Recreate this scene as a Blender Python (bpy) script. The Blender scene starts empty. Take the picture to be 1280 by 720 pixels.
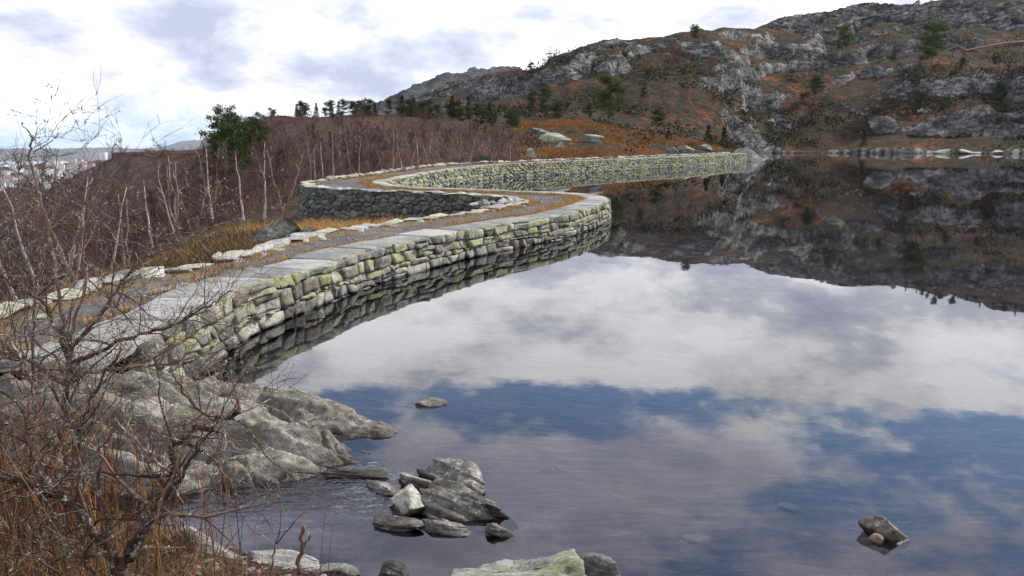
import bpy, math, random
import numpy as np
from mathutils import Vector, Matrix

# ------------------------------------------------------------------ camera, sky, sun, exposure
sc = bpy.context.scene
COL = sc.collection
cam_d = bpy.data.cameras.new('camera')
cam = bpy.data.objects.new('camera', cam_d)
COL.objects.link(cam)
sc.camera = cam
cam.location = (0, 0, 3.0)
PITCH = math.atan(0.18)
cam.rotation_euler = (math.radians(90) - PITCH, 0, 0)
cam_d.sensor_width = 36.0
cam_d.lens = 36.0 * 1000 / 1280
cam_d.clip_start = 0.05
cam_d.clip_end = 60000
sc.view_settings.view_transform = 'Standard'
sc.view_settings.look = 'None'
sc.view_settings.exposure = 0.18
sc.view_settings.gamma = 1.0
sc.cycles.use_denoising = True
sc.cycles.max_bounces = 5
sc.cycles.transparent_max_bounces = 8
sc.cycles.caustics_reflective = False
sc.cycles.caustics_refractive = False

SUN_EL, SUN_AZ = 42.0, 58.0          # azimuth clockwise from +Y (straight ahead)
sun_d = bpy.data.lights.new('sun', 'SUN')
sun_d.energy = 5.0
sun_d.angle = math.radians(3)
sun_d.color = (1.0, 0.95, 0.87)
sun = bpy.data.objects.new('sun', sun_d)
COL.objects.link(sun)
sdir = Vector((math.sin(math.radians(SUN_AZ)) * math.cos(math.radians(SUN_EL)),
               math.cos(math.radians(SUN_AZ)) * math.cos(math.radians(SUN_EL)),
               math.sin(math.radians(SUN_EL))))
sun.rotation_euler = sdir.to_track_quat('Z', 'Y').to_euler()
sun.location = (20, 20, 60)


SKY_SEED = (3.7, 1.3, 0.4)


class NT:
    """small helper to write node trees"""
    def __init__(s, tree):
        s.t = tree
        tree.nodes.clear()

    def n(s, typ, props=None, **ins):
        nd = s.t.nodes.new(typ)
        for k, v in (props or {}).items():
            setattr(nd, k, v)
        for k, v in ins.items():
            key = int(k[1:]) if k[0] == 'i' and k[1:].isdigit() else k.replace('_', ' ')
            s.set(nd.inputs[key], v)
        return nd

    def set(s, sock, v):
        if isinstance(v, bpy.types.NodeSocket):
            s.t.links.new(v, sock)
        elif isinstance(v, bpy.types.Node):
            s.t.links.new(v.outputs[0], sock)
        elif isinstance(v, (tuple, list)) and len(v) == 3 and sock.type == 'RGBA':
            sock.default_value = (*v, 1)
        else:
            sock.default_value = v

    def math(s, op, a, b=0.0, c=0.0, clamp=False):
        return s.n('ShaderNodeMath', dict(operation=op, use_clamp=clamp), i0=a, i1=b, i2=c).outputs[0]

    def vmath(s, op, a, b=(0, 0, 0)):
        nd = s.n('ShaderNodeVectorMath', dict(operation=op), i0=a)
        if op == 'SCALE':
            s.set(nd.inputs['Scale'], b)
        else:
            s.set(nd.inputs[1], b)
        return nd.outputs[0]

    def noise(s, vec, scale, detail=4.0, rough=0.55, dist=0.0):
        return s.n('ShaderNodeTexNoise', None, Vector=vec, Scale=scale, Detail=detail, Roughness=rough, Distortion=dist).outputs[0]

    def ramp(s, fac, *stops):
        nd = s.n('ShaderNodeValToRGB', None, Fac=fac)
        el = nd.color_ramp.elements
        while len(el) < len(stops):
            el.new(0.5)
        for e, (p, c) in zip(el, stops):
            e.position = p
            e.color = (*c, 1) if isinstance(c, (tuple, list)) else (c, c, c, 1)
        return nd.outputs[0]

    def sm(s, fac, a, b):
        nd = s.n('ShaderNodeMapRange', dict(interpolation_type='SMOOTHSTEP'), Value=fac, i1=a, i2=b)
        return nd.outputs[0]

    def mix(s, fac, a, b, blend='MIX'):
        nd = s.n('ShaderNodeMix', dict(data_type='RGBA', blend_type=blend))
        s.set(nd.inputs[0], fac)
        s.set(nd.inputs[6], a)
        s.set(nd.inputs[7], b)
        return nd.outputs[2]

    def sep(s, v):
        return s.n('ShaderNodeSeparateXYZ', None, i0=v).outputs

    def comb(s, x, y, z):
        return s.n('ShaderNodeCombineXYZ', None, i0=x, i1=y, i2=z).outputs[0]

    def attr(s, name):
        return s.n('ShaderNodeAttribute', dict(attribute_name=name)).outputs['Fac']

    def objrnd(s):
        return s.n('ShaderNodeObjectInfo').outputs['Random']

    def bump(s, h, strength, dist, normal=None):
        nd = s.n('ShaderNodeBump', None, Strength=strength, Distance=dist, Height=h)
        if normal is not None:
            s.set(nd.inputs['Normal'], normal)
        return nd.outputs[0]


def material(name):
    m = bpy.data.materials.new(name)
    m.use_nodes = True
    return m, NT(m.node_tree)


# ---- sky: physical sky behind a broken cloud deck (noise on a flat deck seen in perspective)
w = bpy.data.worlds.new('World')
sc.world = w
w.use_nodes = True
N = NT(w.node_tree)
sky = N.n('ShaderNodeTexSky', dict(sky_type='NISHITA', sun_disc=False, sun_elevation=math.radians(SUN_EL),
                                   sun_rotation=math.radians(SUN_AZ), air_density=1.0, dust_density=0.0, ozone_density=2.5))
bg_sky = N.n('ShaderNodeBackground', None, Color=sky, Strength=0.15)
dirv = N.n('ShaderNodeTexCoord').outputs['Generated']
dx, dy, dz = N.sep(dirv)[0:3]
deck = N.vmath('ADD', N.vmath('MULTIPLY', dirv, (3.0, 3.0, 6.4)), SKY_SEED)
c_big = N.noise(deck, 0.95, 8, 0.56, 0.1)
c_det = N.noise(N.vmath('ADD', deck, (9.1, 4.2, 1.0)), 3.8, 8, 0.62, 0.1)
c_lit = N.noise(N.vmath('ADD', deck, (-2.3, 7.7, 2.0)), 1.25, 9, 0.60, 0.2)
field = N.math('ADD', N.math('MULTIPLY', c_big, 0.75), N.math('MULTIPLY', c_det, 0.25))
# a closed bank of cumulus towards the horizon, a clear lane above it, thin broken cloud overhead
bias = N.ramp(dz, (0.0, 0.22), (0.03, 0.14), (0.07, 0.12), (0.12, 0.17), (0.265, 0.17), (0.30, 0.02), (0.325, 0.02), (0.37, 0.10), (0.7, 0.12))
cover = N.sm(N.math('ADD', field, bias), 0.475, 0.565)
lit = N.math('ADD', N.math('MULTIPLY', c_lit, 0.74), N.math('MULTIPLY', c_det, 0.26))
lit = N.math('ADD', lit, N.math('SUBTRACT', N.ramp(dz, (0.0, 0.07), (0.05, 0.052), (0.12, 0.045), (0.17, 0.09), (0.21, 0.165), (0.28, 0.165)), 0.1))   # sunlit heads stand above grey undersides
ccol = N.ramp(lit, (0.36, (0.50, 0.54, 0.70)), (0.425, (0.70, 0.73, 0.86)), (0.475, (0.92, 0.935, 0.99)), (0.52, (1.3, 1.3, 1.3)), (0.6, (1.65, 1.64, 1.62)))
thin = N.ramp(lit, (0.40, (0.56, 0.57, 0.78)), (0.60, (0.90, 0.90, 1.04)))
ccol = N.mix(N.sm(dz, 0.30, 0.40), ccol, thin)
ccol = N.mix(N.math('MULTIPLY', N.math('SUBTRACT', 1.0, N.sm(dz, 0.005, 0.06)), 0.8), ccol, N.mix(N.sm(c_det, 0.42, 0.58), (0.40, 0.60, 0.88), (0.74, 0.87, 1.0)))   # far bank seen through the blue air
bg_cl = N.n('ShaderNodeBackground', None, Color=ccol, Strength=1.08)
mx = N.n('ShaderNodeMixShader', None, i0=cover, i1=bg_sky, i2=bg_cl)
N.n('ShaderNodeOutputWorld', None, Surface=mx)


# ------------------------------------------------------------------ helpers
rng = np.random.default_rng(7)
random.seed(7)
_c, _s = math.cos(PITCH), math.sin(PITCH)


def at_z(px, py, z):
    """point at height z seen at photo position px,py (1280 x 720)"""
    d = np.array([px - 640, _c * 1000 + _s * (360 - py), -_s * 1000 + _c * (360 - py)])
    return np.array([0, 0, 3.0]) + d * ((z - 3) / d[2])


def at_y(px, py, Y):
    d = np.array([px - 640, _c * 1000 + _s * (360 - py), -_s * 1000 + _c * (360 - py)])
    return np.array([0, 0, 3.0]) + d * (Y / d[1])


def _h3(i, j, k, seed):
    h = (i * 374761393 + j * 668265263 + k * 2147483647 + seed * 1274126177) & 0xffffffff
    h = ((h ^ (h >> 13)) * 1274126177) & 0xffffffff
    h = ((h ^ (h >> 16)) * 2246822519) & 0xffffffff
    return ((h ^ (h >> 15)) & 0xffffff).astype(np.float64) / 0xffffff


def vnoise(p, seed=0):
    p = np.asarray(p, float)
    i = np.floor(p).astype(np.int64)
    f = p - i
    f = f * f * f * (f * (f * 6 - 15) + 10)
    r = 0
    for a in (0, 1):
        wa = f[:, 0] if a else 1 - f[:, 0]
        for b in (0, 1):
            wb = f[:, 1] if b else 1 - f[:, 1]
            for c in (0, 1):
                wc = f[:, 2] if c else 1 - f[:, 2]
                r = r + wa * wb * wc * _h3(i[:, 0] + a, i[:, 1] + b, i[:, 2] + c, seed)
    return r


def fbm(p, octaves=4, seed=0, gain=0.5, ridged=False):
    p = np.asarray(p, float)
    t, a, tot = 0, 1.0, 0
    for o in range(octaves):
        v = vnoise(p * 2 ** o + 17.3 * o, seed + o)
        if ridged:
            v = 1 - np.abs(2 * v - 1)
        t = t + a * v
        tot += a
        a *= gain
    return t / tot


def mesh_from(name, V, F, smooth=True, attrs=None):
    """V (n,3); F (m,3) or (m,4) array, or list of arrays of both"""
    V = np.asarray(V, np.float32)
    Fs = F if isinstance(F, list) else [F]
    Fs = [np.asarray(f, np.int32) for f in Fs if len(f)]
    me = bpy.data.meshes.new(name)
    me.vertices.add(len(V))
    me.vertices.foreach_set('co', V.ravel())
    loops = np.concatenate([f.ravel() for f in Fs])
    sizes = np.concatenate([np.full(len(f), f.shape[1], np.int32) for f in Fs])
    me.loops.add(len(loops))
    me.loops.foreach_set('vertex_index', loops)
    me.polygons.add(len(sizes))
    me.polygons.foreach_set('loop_start', np.concatenate([[0], np.cumsum(sizes)[:-1]]).astype(np.int32))
    me.polygons.foreach_set('loop_total', sizes)
    if smooth:
        me.polygons.foreach_set('use_smooth', np.ones(len(sizes), bool))
    for k, v in (attrs or {}).items():
        at = me.attributes.new(k, 'FLOAT', 'POINT')
        at.data.foreach_set('value', np.asarray(v, np.float32))
    me.update(calc_edges=True)
    me.validate()
    return me


def obj(name, me, mat=None, parent=None, loc=None):
    if mat is not None and not me.materials:
        me.materials.append(mat)
    o = bpy.data.objects.new(name, me)
    COL.objects.link(o)
    if parent is not None:
        o.parent = parent
    if loc is not None:
        o.location = loc
    return o


def empty(name, loc=(0, 0, 0), rz=0.0):
    o = bpy.data.objects.new(name, None)
    COL.objects.link(o)
    o.empty_display_size = 0.2
    o.location = loc
    o.rotation_euler = (0, 0, rz)
    return o


def tag(o, label, cat, group=None, kind=None):
    o['label'] = label
    if cat:
        o['category'] = cat
    if group:
        o['group'] = group
    if kind:
        o['kind'] = kind
    return o


def structure(o, label=None):
    o['kind'] = 'structure'
    if label:
        o['label'] = label
    return o


def copy_tree(o, parent=None):
    c = o.copy()
    COL.objects.link(c)
    c.parent = parent
    for ch in o.children:
        copy_tree(ch, c)
    return c


class MB:
    """collects vertices / faces of several pieces of ONE mesh"""
    def __init__(s):
        s.V, s.F3, s.F4, s.A, s.n = [], [], [], [], 0

    def add(s, V, F3=None, F4=None, a=0.0):
        V = np.asarray(V, float)
        if F3 is not None and len(F3):
            s.F3.append(np.asarray(F3) + s.n)
        if F4 is not None and len(F4):
            s.F4.append(np.asarray(F4) + s.n)
        s.V.append(V)
        s.A.append(np.broadcast_to(np.asarray(a, float), (len(V),)))
        s.n += len(V)

    def tube(s, pts, rad, sides=5, a=0.0, cap=True):
        pts = np.asarray(pts, float)
        n = len(pts)
        rad = np.broadcast_to(np.asarray(rad, float), (n,))
        tan = np.gradient(pts, axis=0)
        tan /= np.linalg.norm(tan, axis=1)[:, None] + 1e-9
        ref = np.array([0.31, 0.17, 0.93]) if abs(tan[0, 2]) < 0.9 else np.array([1.0, 0.2, 0.1])
        u = np.cross(tan, ref)
        u /= np.linalg.norm(u, axis=1)[:, None] + 1e-9
        v = np.cross(tan, u)
        ang = np.arange(sides) * 2 * math.pi / sides
        V = pts[:, None, :] + rad[:, None, None] * (np.cos(ang)[None, :, None] * u[:, None, :] + np.sin(ang)[None, :, None] * v[:, None, :])
        V = V.reshape(-1, 3)
        i = np.arange(n - 1)[:, None] * sides
        k = np.arange(sides)[None, :]
        k2 = (k + 1) % sides
        F4 = np.stack([i + k, i + k2, i + sides + k2, i + sides + k], -1).reshape(-1, 4)
        F3 = []
        if cap:
            F3 = [[(n - 1) * sides, (n - 1) * sides + j, (n - 1) * sides + j + 1] for j in range(1, sides - 1)]
        s.add(V, F3 if cap else None, F4, a)

    def mesh(s, name, smooth=True):
        V = np.concatenate(s.V)
        F = []
        if s.F3:
            F.append(np.concatenate(s.F3))
        if s.F4:
            F.append(np.concatenate(s.F4))
        return mesh_from(name, V, F, smooth, {'rnd': np.concatenate(s.A)})


def spline(pts, step):
    """Catmull-Rom through pts (any dim), resampled about every step (first two dims)"""
    P = np.asarray(pts, float)
    P = np.vstack([2 * P[0] - P[1], P, 2 * P[-1] - P[-2]])
    out = []
    t = np.linspace(0, 1, 24, endpoint=False)[:, None]
    for i in range(1, len(P) - 2):
        p0, p1, p2, p3 = P[i - 1], P[i], P[i + 1], P[i + 2]
        out.append(0.5 * ((2 * p1) + (-p0 + p2) * t + (2 * p0 - 5 * p1 + 4 * p2 - p3) * t ** 2 + (-p0 + 3 * p1 - 3 * p2 + p3) * t ** 3))
    out.append(P[-2][None])
    Q = np.vstack(out)
    d = np.concatenate([[0], np.cumsum(np.linalg.norm(np.diff(Q[:, :2], axis=0), axis=1))])
    m = max(2, int(round(d[-1] / step)) + 1)
    s = np.linspace(0, d[-1], m)
    return np.stack([np.interp(s, d, Q[:, k]) for k in range(Q.shape[1])], 1), s


# ------------------------------------------------------------------ materials
def rock_material(name, dark, mid, light, lichen=(0.20, 0.21, 0.055), lich=0.45, scale=1.0, wet=True, grain=1.0, strat=(0, 0, 0), moss=None):
    m, N = material(name)
    pos = N.n('ShaderNodeNewGeometry').outputs['Position']
    nor = N.n('ShaderNodeNewGeometry').outputs['Normal']
    z = N.sep(pos)[2]
    up = N.sep(nor)[2]
    rnd = N.attr('rnd')
    n1 = N.noise(pos, 2.2 * scale, 8, 0.62, 0.3)
    n2 = N.noise(pos, 11 * scale, 6, 0.65)
    n3 = N.noise(pos, 45 * scale, 4, 0.6)
    stretched = N.n('ShaderNodeMapping', None, Vector=pos, Rotation=(0.25, 0.1, -0.45), Scale=(1.0 * scale, 2.6 * scale, 4.0 * scale))
    n4 = N.noise(stretched, 2.4, 6, 0.6, 0.5)
    f = N.math('ADD', N.math('ADD', N.math('MULTIPLY', n1, 0.42), N.math('MULTIPLY', n2, 0.30)), N.math('MULTIPLY', n4, 0.28))
    f = N.math('ADD', f, N.math('MULTIPLY', N.math('SUBTRACT', rnd, 0.5), 0.20))
    col = N.ramp(f, (0.36, dark), (0.48, mid), (0.60, light))
    # per-stone warm / cool drift
    col = N.mix(N.math('MULTIPLY', N.sm(N.noise(N.comb(N.math('MULTIPLY', rnd, 97.0), 0.0, 0.0), 3.0, 0), 0.5, 0.8), 0.5), col, (0.24, 0.19, 0.14), 'MIX')
    # lichen crusts
    lf = N.noise(pos, 3.4 * scale, 7, 0.66, 0.4)
    lmask = N.sm(N.math('ADD', lf, N.math('ADD', N.math('MULTIPLY', up, 0.06), N.math('MULTIPLY', N.math('SUBTRACT', rnd, 0.5), 0.24))), 0.60 - 0.14 * lich, 0.68 - 0.14 * lich)
    lcol = N.ramp(n2, (0.3, tuple(c * 0.6 for c in lichen)), (0.65, lichen))
    lfac = N.math('MULTIPLY', lmask, 0.75)
    if wet:
        lfac = N.math('MULTIPLY', lfac, N.sm(z, 0.10, 0.28))
    col = N.mix(lfac, col, lcol)
    # pale crustose spots
    sp = N.sm(N.noise(pos, 17 * scale, 3, 0.5), 0.63, 0.69)
    col = N.mix(N.math('MULTIPLY', sp, 0.55), col, tuple(min(1, c * 1.35) for c in light))
    dk = N.sm(n3, 0.62, 0.72)
    col = N.mix(N.math('MULTIPLY', dk, 0.55), col, tuple(c * 0.5 for c in dark))
    rough = 0.85
    if wet:
        line = N.math('ADD', z, N.math('MULTIPLY', N.math('SUBTRACT', n1, 0.5), 0.12))
        stain = N.math('SUBTRACT', 1.0, N.sm(line, 0.02, 0.085))
        col = N.mix(N.math('MULTIPLY', stain, 0.78), col, N.mix(n2, (0.012, 0.010, 0.007), (0.07, 0.052, 0.034)))
        rough = N.math('SUBTRACT', 0.85, N.math('MULTIPLY', stain, 0.45))
    h = N.math('ADD', N.math('MULTIPLY', n4, 0.8), N.math('ADD', N.math('MULTIPLY', n2, 0.7), N.math('MULTIPLY', n3, 0.40)))
    crack = N.n('ShaderNodeTexVoronoi', dict(feature='DISTANCE_TO_EDGE'), Vector=N.vmath('ADD', stretched, N.vmath('SCALE', N.n('ShaderNodeTexNoise', None, Vector=pos, Scale=3.0 * scale).outputs[1], 0.9)), Scale=1.1).outputs[0]
    ck = N.math('MAXIMUM', N.sm(crack, 0.0, 0.035), N.sm(N.noise(pos, 1.3 * scale, 3, 0.5), 0.56, 0.46))
    h = N.math('ADD', h, N.math('MULTIPLY', ck, 0.22))
    col = N.mix(N.math('MULTIPLY', N.math('SUBTRACT', 1.0, ck), 0.45), col, tuple(c * 0.35 for c in dark))
    nrm = N.bump(h, 0.9, 0.035 * grain / scale)
    b = N.n('ShaderNodeBsdfPrincipled', None, Base_Color=col, Roughness=rough, Normal=nrm)
    b.inputs['Specular IOR Level'].default_value = 0.3
    N.n('ShaderNodeOutputMaterial', None, Surface=b)
    return m


M = {}
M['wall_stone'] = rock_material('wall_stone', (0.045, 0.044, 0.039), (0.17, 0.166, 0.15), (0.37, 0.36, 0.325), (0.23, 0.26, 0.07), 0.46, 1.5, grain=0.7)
M['shaded_stone'] = rock_material('shaded_stone', (0.030, 0.033, 0.030), (0.085, 0.092, 0.085), (0.20, 0.21, 0.195), (0.10, 0.12, 0.06), 0.45, 1.3, wet=False)  # stone of the downstream face, its shade put into darker colours
M['far_stone'] = rock_material('far_stone', (0.05, 0.05, 0.045), (0.19, 0.19, 0.165), (0.42, 0.41, 0.36), (0.24, 0.30, 0.06), 0.66, 0.55, grain=0.6)
M['edge_stone'] = rock_material('edge_stone', (0.08, 0.08, 0.076), (0.24, 0.236, 0.222), (0.44, 0.435, 0.41), (0.30, 0.31, 0.17), 0.15, 1.2, wet=False)
M['shore_rock'] = rock_material('shore_rock', (0.022, 0.024, 0.021), (0.10, 0.10, 0.09), (0.31, 0.305, 0.275), (0.17, 0.175, 0.085), 0.10, 1.0)
M['islet_rock'] = rock_material('islet_rock', (0.032, 0.032, 0.028), (0.16, 0.155, 0.135), (0.46, 0.45, 0.40), (0.20, 0.18, 0.07), -0.1, 1.4)
M['mossy_rock'] = rock_material('mossy_rock', (0.030, 0.033, 0.026), (0.095, 0.098, 0.085), (0.26, 0.26, 0.235), (0.15, 0.19, 0.045), -0.02, 1.6)
M['bank_rock'] = rock_material('bank_rock', (0.035, 0.035, 0.032), (0.13, 0.127, 0.118), (0.33, 0.32, 0.30), (0.20, 0.21, 0.10), -0.1, 1.3)
M['brown_rock'] = rock_material('brown_rock', (0.07, 0.045, 0.028), (0.24, 0.17, 0.11), (0.46, 0.40, 0.32), (0.20, 0.18, 0.09), -0.1, 2.0)
M['lone_rock'] = rock_material('lone_rock', (0.05, 0.042, 0.032), (0.18, 0.155, 0.125), (0.40, 0.37, 0.32), (0.24, 0.13, 0.05), 0.1, 2.0)
M['crag'] = rock_material('crag', (0.05, 0.053, 0.05), (0.16, 0.165, 0.16), (0.36, 0.365, 0.35), (0.22, 0.25, 0.13), 0.6, 0.25, wet=False, grain=0.5)


def slab_material():
    m, N = material('coping_slab')
    pos = N.n('ShaderNodeNewGeometry').outputs['Position']
    rnd = N.attr('rnd')
    n1 = N.noise(pos, 1.6, 7, 0.6, 0.4)
    n2 = N.noise(pos, 9, 6, 0.65)
    n3 = N.noise(pos, 60, 3, 0.6)
    f = N.math('ADD', N.math('ADD', N.math('MULTIPLY', n1, 0.6), N.math('MULTIPLY', n2, 0.4)), N.math('MULTIPLY', N.math('SUBTRACT', rnd, 0.5), 0.22))
    col = N.ramp(f, (0.36, (0.10, 0.10, 0.092)), (0.5, (0.20, 0.20, 0.188)), (0.62, (0.29, 0.287, 0.27)))
    mo = N.sm(N.noise(pos, 4.0, 6, 0.65), 0.60, 0.70)
    col = N.mix(N.math('MULTIPLY', mo, 0.45), col, (0.17, 0.18, 0.08))
    col = N.mix(N.math('MULTIPLY', N.sm(n3, 0.6, 0.72), 0.5), col, (0.09, 0.09, 0.085))
    nrm = N.bump(N.math('ADD', N.math('MULTIPLY', n2, 0.8), N.math('MULTIPLY', n3, 0.25)), 0.8, 0.02)
    b = N.n('ShaderNodeBsdfPrincipled', None, Base_Color=col, Roughness=0.8, Normal=nrm)
    N.n('ShaderNodeOutputMaterial', None, Surface=b)
    return m


def path_material():
    m, N = material('path_gravel')
    pos = N.n('ShaderNodeNewGeometry').outputs['Position']
    n1 = N.noise(pos, 0.9, 6, 0.6, 0.4)
    n2 = N.noise(pos, 8, 6, 0.65)
    n3 = N.n('ShaderNodeTexVoronoi', None, Vector=pos, Scale=38.0).outputs[0]
    edge = N.attr('edge')
    col = N.ramp(N.math('ADD', N.math('MULTIPLY', n1, 0.6), N.math('MULTIPLY', n2, 0.4)), (0.35, (0.020, 0.019, 0.019)), (0.55, (0.050, 0.047, 0.046)), (0.68, (0.105, 0.098, 0.094)))
    col = N.mix(N.math('MULTIPLY', N.sm(N.noise(pos, 23, 4, 0.6), 0.56, 0.64), 0.6), col, (0.23, 0.22, 0.20))
    soil = N.mix(n2, (0.045, 0.038, 0.02), (0.14, 0.098, 0.045))
    em = N.sm(N.math('ADD', edge, N.math('MULTIPLY', N.math('SUBTRACT', N.noise(pos, 2.5, 5, 0.6), 0.5), 1.1)), 0.50, 0.78)
    col = N.mix(em, col, soil)
    wetm = N.math('MULTIPLY', N.sm(N.noise(pos, 0.7, 3, 0.5), 0.5, 0.62), N.math('SUBTRACT', 1.0, em))
    rough = N.math('SUBTRACT', 0.9, N.math('MULTIPLY', wetm, 0.35))
    nrm = N.bump(N.math('ADD', N.math('MULTIPLY', n2, 0.8), N.math('MULTIPLY', n3, 0.35)), 0.8, 0.03)
    b = N.n('ShaderNodeBsdfPrincipled', None, Base_Color=col, Roughness=rough, Normal=nrm)
    N.n('ShaderNodeOutputMaterial', None, Surface=b)
    return m


M['slab'] = slab_material()
M['path'] = path_material()


def simple_mat(name, c0, c1, scale=3.0, rough=0.8, c2=None, trans=0.0, use_rnd=True, bump=0.0, local=False, tint=None):
    m, N = material(name)
    pos = N.n('ShaderNodeTexCoord').outputs['Object'] if local else N.n('ShaderNodeNewGeometry').outputs['Position']
    n1 = N.noise(pos, scale, 4, 0.6)
    f = n1
    if use_rnd:
        f = N.math('ADD', N.math('MULTIPLY', n1, 0.5), N.math('MULTIPLY', N.attr('rnd'), 0.5))
    stops = [(0.3, c0), (0.62, c1)]
    if c2:
        stops.append((0.75, c2))
    col = N.ramp(f, *stops)
    if tint:                                   # each tree a little different
        col = N.mix(N.math('MULTIPLY', N.objrnd(), 0.75), col, N.mix(N.math('FRACT', N.math('MULTIPLY', N.objrnd(), 7.31)), tint[0], tint[1]))
    b = N.n('ShaderNodeBsdfPrincipled', None, Base_Color=col, Roughness=rough)
    b.inputs['Specular IOR Level'].default_value = 0.25
    if bump:
        N.set(b.inputs['Normal'], N.bump(n1, 0.7, bump))
    out = b
    if trans:
        t = N.n('ShaderNodeBsdfTranslucent', None, Color=col)
        out = N.n('ShaderNodeMixShader', None, i0=trans, i1=b, i2=t)
    N.n('ShaderNodeOutputMaterial', None, Surface=out)
    return m


def terrain_material():
    m, N = material('heath_ground')
    pos = N.n('ShaderNodeNewGeometry').outputs['Position']
    x, y, z = N.sep(pos)[0:3]
    rock = N.attr('rock')
    far = N.attr('lod')                       # coarser pattern on the far slopes
    s1 = N.vmath('MULTIPLY', pos, (1, 1, 1.6))
    big = N.noise(s1, 0.032, 6, 0.62, 0.6)
    med = N.noise(s1, 0.13, 6, 0.65, 0.5)
    fine = N.noise(pos, 0.75, 7, 0.7)
    tiny = N.noise(pos, 6.0, 6, 0.7)
    g = N.math('ADD', N.math('ADD', N.math('MULTIPLY', med, 0.40), N.math('MULTIPLY', fine, 0.38)), N.math('MULTIPLY', tiny, 0.22))
    heath = N.ramp(g, (0.44, (0.006, 0.010, 0.003)), (0.48, (0.018, 0.022, 0.006)), (0.51, (0.034, 0.017, 0.011)), (0.535, (0.085, 0.024, 0.008)), (0.565, (0.23, 0.072, 0.008)), (0.595, (0.30, 0.135, 0.022)), (0.64, (0.05, 0.022, 0.012)))
    scrub = N.sm(N.math('ADD', N.math('MULTIPLY', big, 0.6), N.math('MULTIPLY', med, 0.4)), 0.45, 0.53)
    heath = N.mix(N.math('MULTIPLY', scrub, 0.85), heath, N.ramp(fine, (0.40, (0.004, 0.006, 0.002)), (0.48, (0.017, 0.022, 0.006)), (0.54, (0.032, 0.020, 0.012)), (0.60, (0.085, 0.030, 0.010))))
    st = N.n('ShaderNodeMapping', None, Vector=pos, Rotation=(0.15, 0.30, 0.3), Scale=(0.08, 0.12, 0.26))
    r1 = N.noise(st, 1.0, 8, 0.68, 0.8)
    r2 = N.noise(pos, 0.5, 7, 0.7)
    rc = N.ramp(N.math('ADD', N.math('MULTIPLY', r1, 0.6), N.math('MULTIPLY', r2, 0.4)), (0.37, (0.012, 0.013, 0.013)), (0.44, (0.070, 0.073, 0.072)), (0.51, (0.20, 0.203, 0.195)), (0.60, (0.45, 0.45, 0.43)))
    rc = N.mix(N.math('MULTIPLY', N.sm(N.noise(pos, 0.35, 5, 0.6), 0.55, 0.65), 0.5), rc, (0.13, 0.145, 0.085))
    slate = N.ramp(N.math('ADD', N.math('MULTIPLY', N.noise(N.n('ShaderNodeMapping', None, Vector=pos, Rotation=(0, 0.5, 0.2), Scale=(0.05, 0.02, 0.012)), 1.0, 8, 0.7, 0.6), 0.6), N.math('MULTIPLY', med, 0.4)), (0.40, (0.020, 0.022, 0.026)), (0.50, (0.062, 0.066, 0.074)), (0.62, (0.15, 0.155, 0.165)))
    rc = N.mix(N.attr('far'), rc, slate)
    rm = N.sm(N.math('ADD', rock, N.math('MULTIPLY', N.math('SUBTRACT', N.noise(pos, 0.10, 8, 0.72), 0.5), 2.0)), 0.45, 0.53)
    fis = N.math('ABSOLUTE', N.math('SUBTRACT', N.noise(N.n('ShaderNodeMapping', None, Vector=pos, Rotation=(0.1, 0.35, 0.5), Scale=(0.10, 0.16, 0.34)), 1.0, 9, 0.72, 0.4), 0.5))
    rc = N.mix(N.math('MULTIPLY', N.math('SUBTRACT', 1.0, N.sm(fis, 0.0, 0.016)), 0.85), rc, (0.008, 0.008, 0.008))
    col = N.mix(rm, heath, rc)
    litter = N.ramp(g, (0.38, (0.020, 0.015, 0.012)), (0.5, (0.055, 0.033, 0.026)), (0.62, (0.11, 0.062, 0.03)))
    col = N.mix(N.math('MULTIPLY', N.attr('wood'), 0.92), col, litter)
    # lake bottom: streaked stony bed
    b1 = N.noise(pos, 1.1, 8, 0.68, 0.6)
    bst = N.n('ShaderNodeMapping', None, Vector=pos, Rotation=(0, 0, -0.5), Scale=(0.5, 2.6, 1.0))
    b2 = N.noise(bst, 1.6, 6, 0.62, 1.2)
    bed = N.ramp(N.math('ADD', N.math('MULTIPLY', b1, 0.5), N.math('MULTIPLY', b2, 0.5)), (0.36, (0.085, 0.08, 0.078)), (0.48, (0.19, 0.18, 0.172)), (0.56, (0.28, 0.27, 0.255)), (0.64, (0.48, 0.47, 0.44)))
    bed = N.mix(N.math('SUBTRACT', 1.0, N.sm(z, -1.9, -0.75)), bed, N.ramp(b1, (0.35, (0.018, 0.016, 0.013)), (0.65, (0.045, 0.04, 0.034))))  # deep bed darkened in its colour for the light that water absorbs
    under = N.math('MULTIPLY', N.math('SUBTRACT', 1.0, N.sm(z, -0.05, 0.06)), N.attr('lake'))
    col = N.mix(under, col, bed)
    # dark peat rim just above the water
    rim = N.math('MULTIPLY', N.math('SUBTRACT', 1.0, N.sm(z, 0.05, 0.28)), N.math('SUBTRACT', 1.0, under))
    col = N.mix(N.math('MULTIPLY', N.math('MULTIPLY', rim, N.attr('lakeside')), 0.6), col, (0.035, 0.028, 0.02))
    h = N.math('ADD', N.math('MULTIPLY', r1, N.math('MULTIPLY', rm, 4.0)), N.math('ADD', N.math('MULTIPLY', fine, 1.0), N.math('MULTIPLY', tiny, 0.25)))
    h = N.math('ADD', h, N.math('MULTIPLY', N.sm(fis, 0.0, 0.03), N.math('MULTIPLY', rm, 1.0)))
    nrm = N.bump(h, 1.0, N.math('MULTIPLY_ADD', far, 0.9, 0.25))
    b = N.n('ShaderNodeBsdfPrincipled', None, Base_Color=col, Roughness=0.92, Normal=nrm)
    b.inputs['Specular IOR Level'].default_value = 0.15
    N.n('ShaderNodeOutputMaterial', None, Surface=b)
    return m


M['terrain'] = terrain_material()


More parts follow.
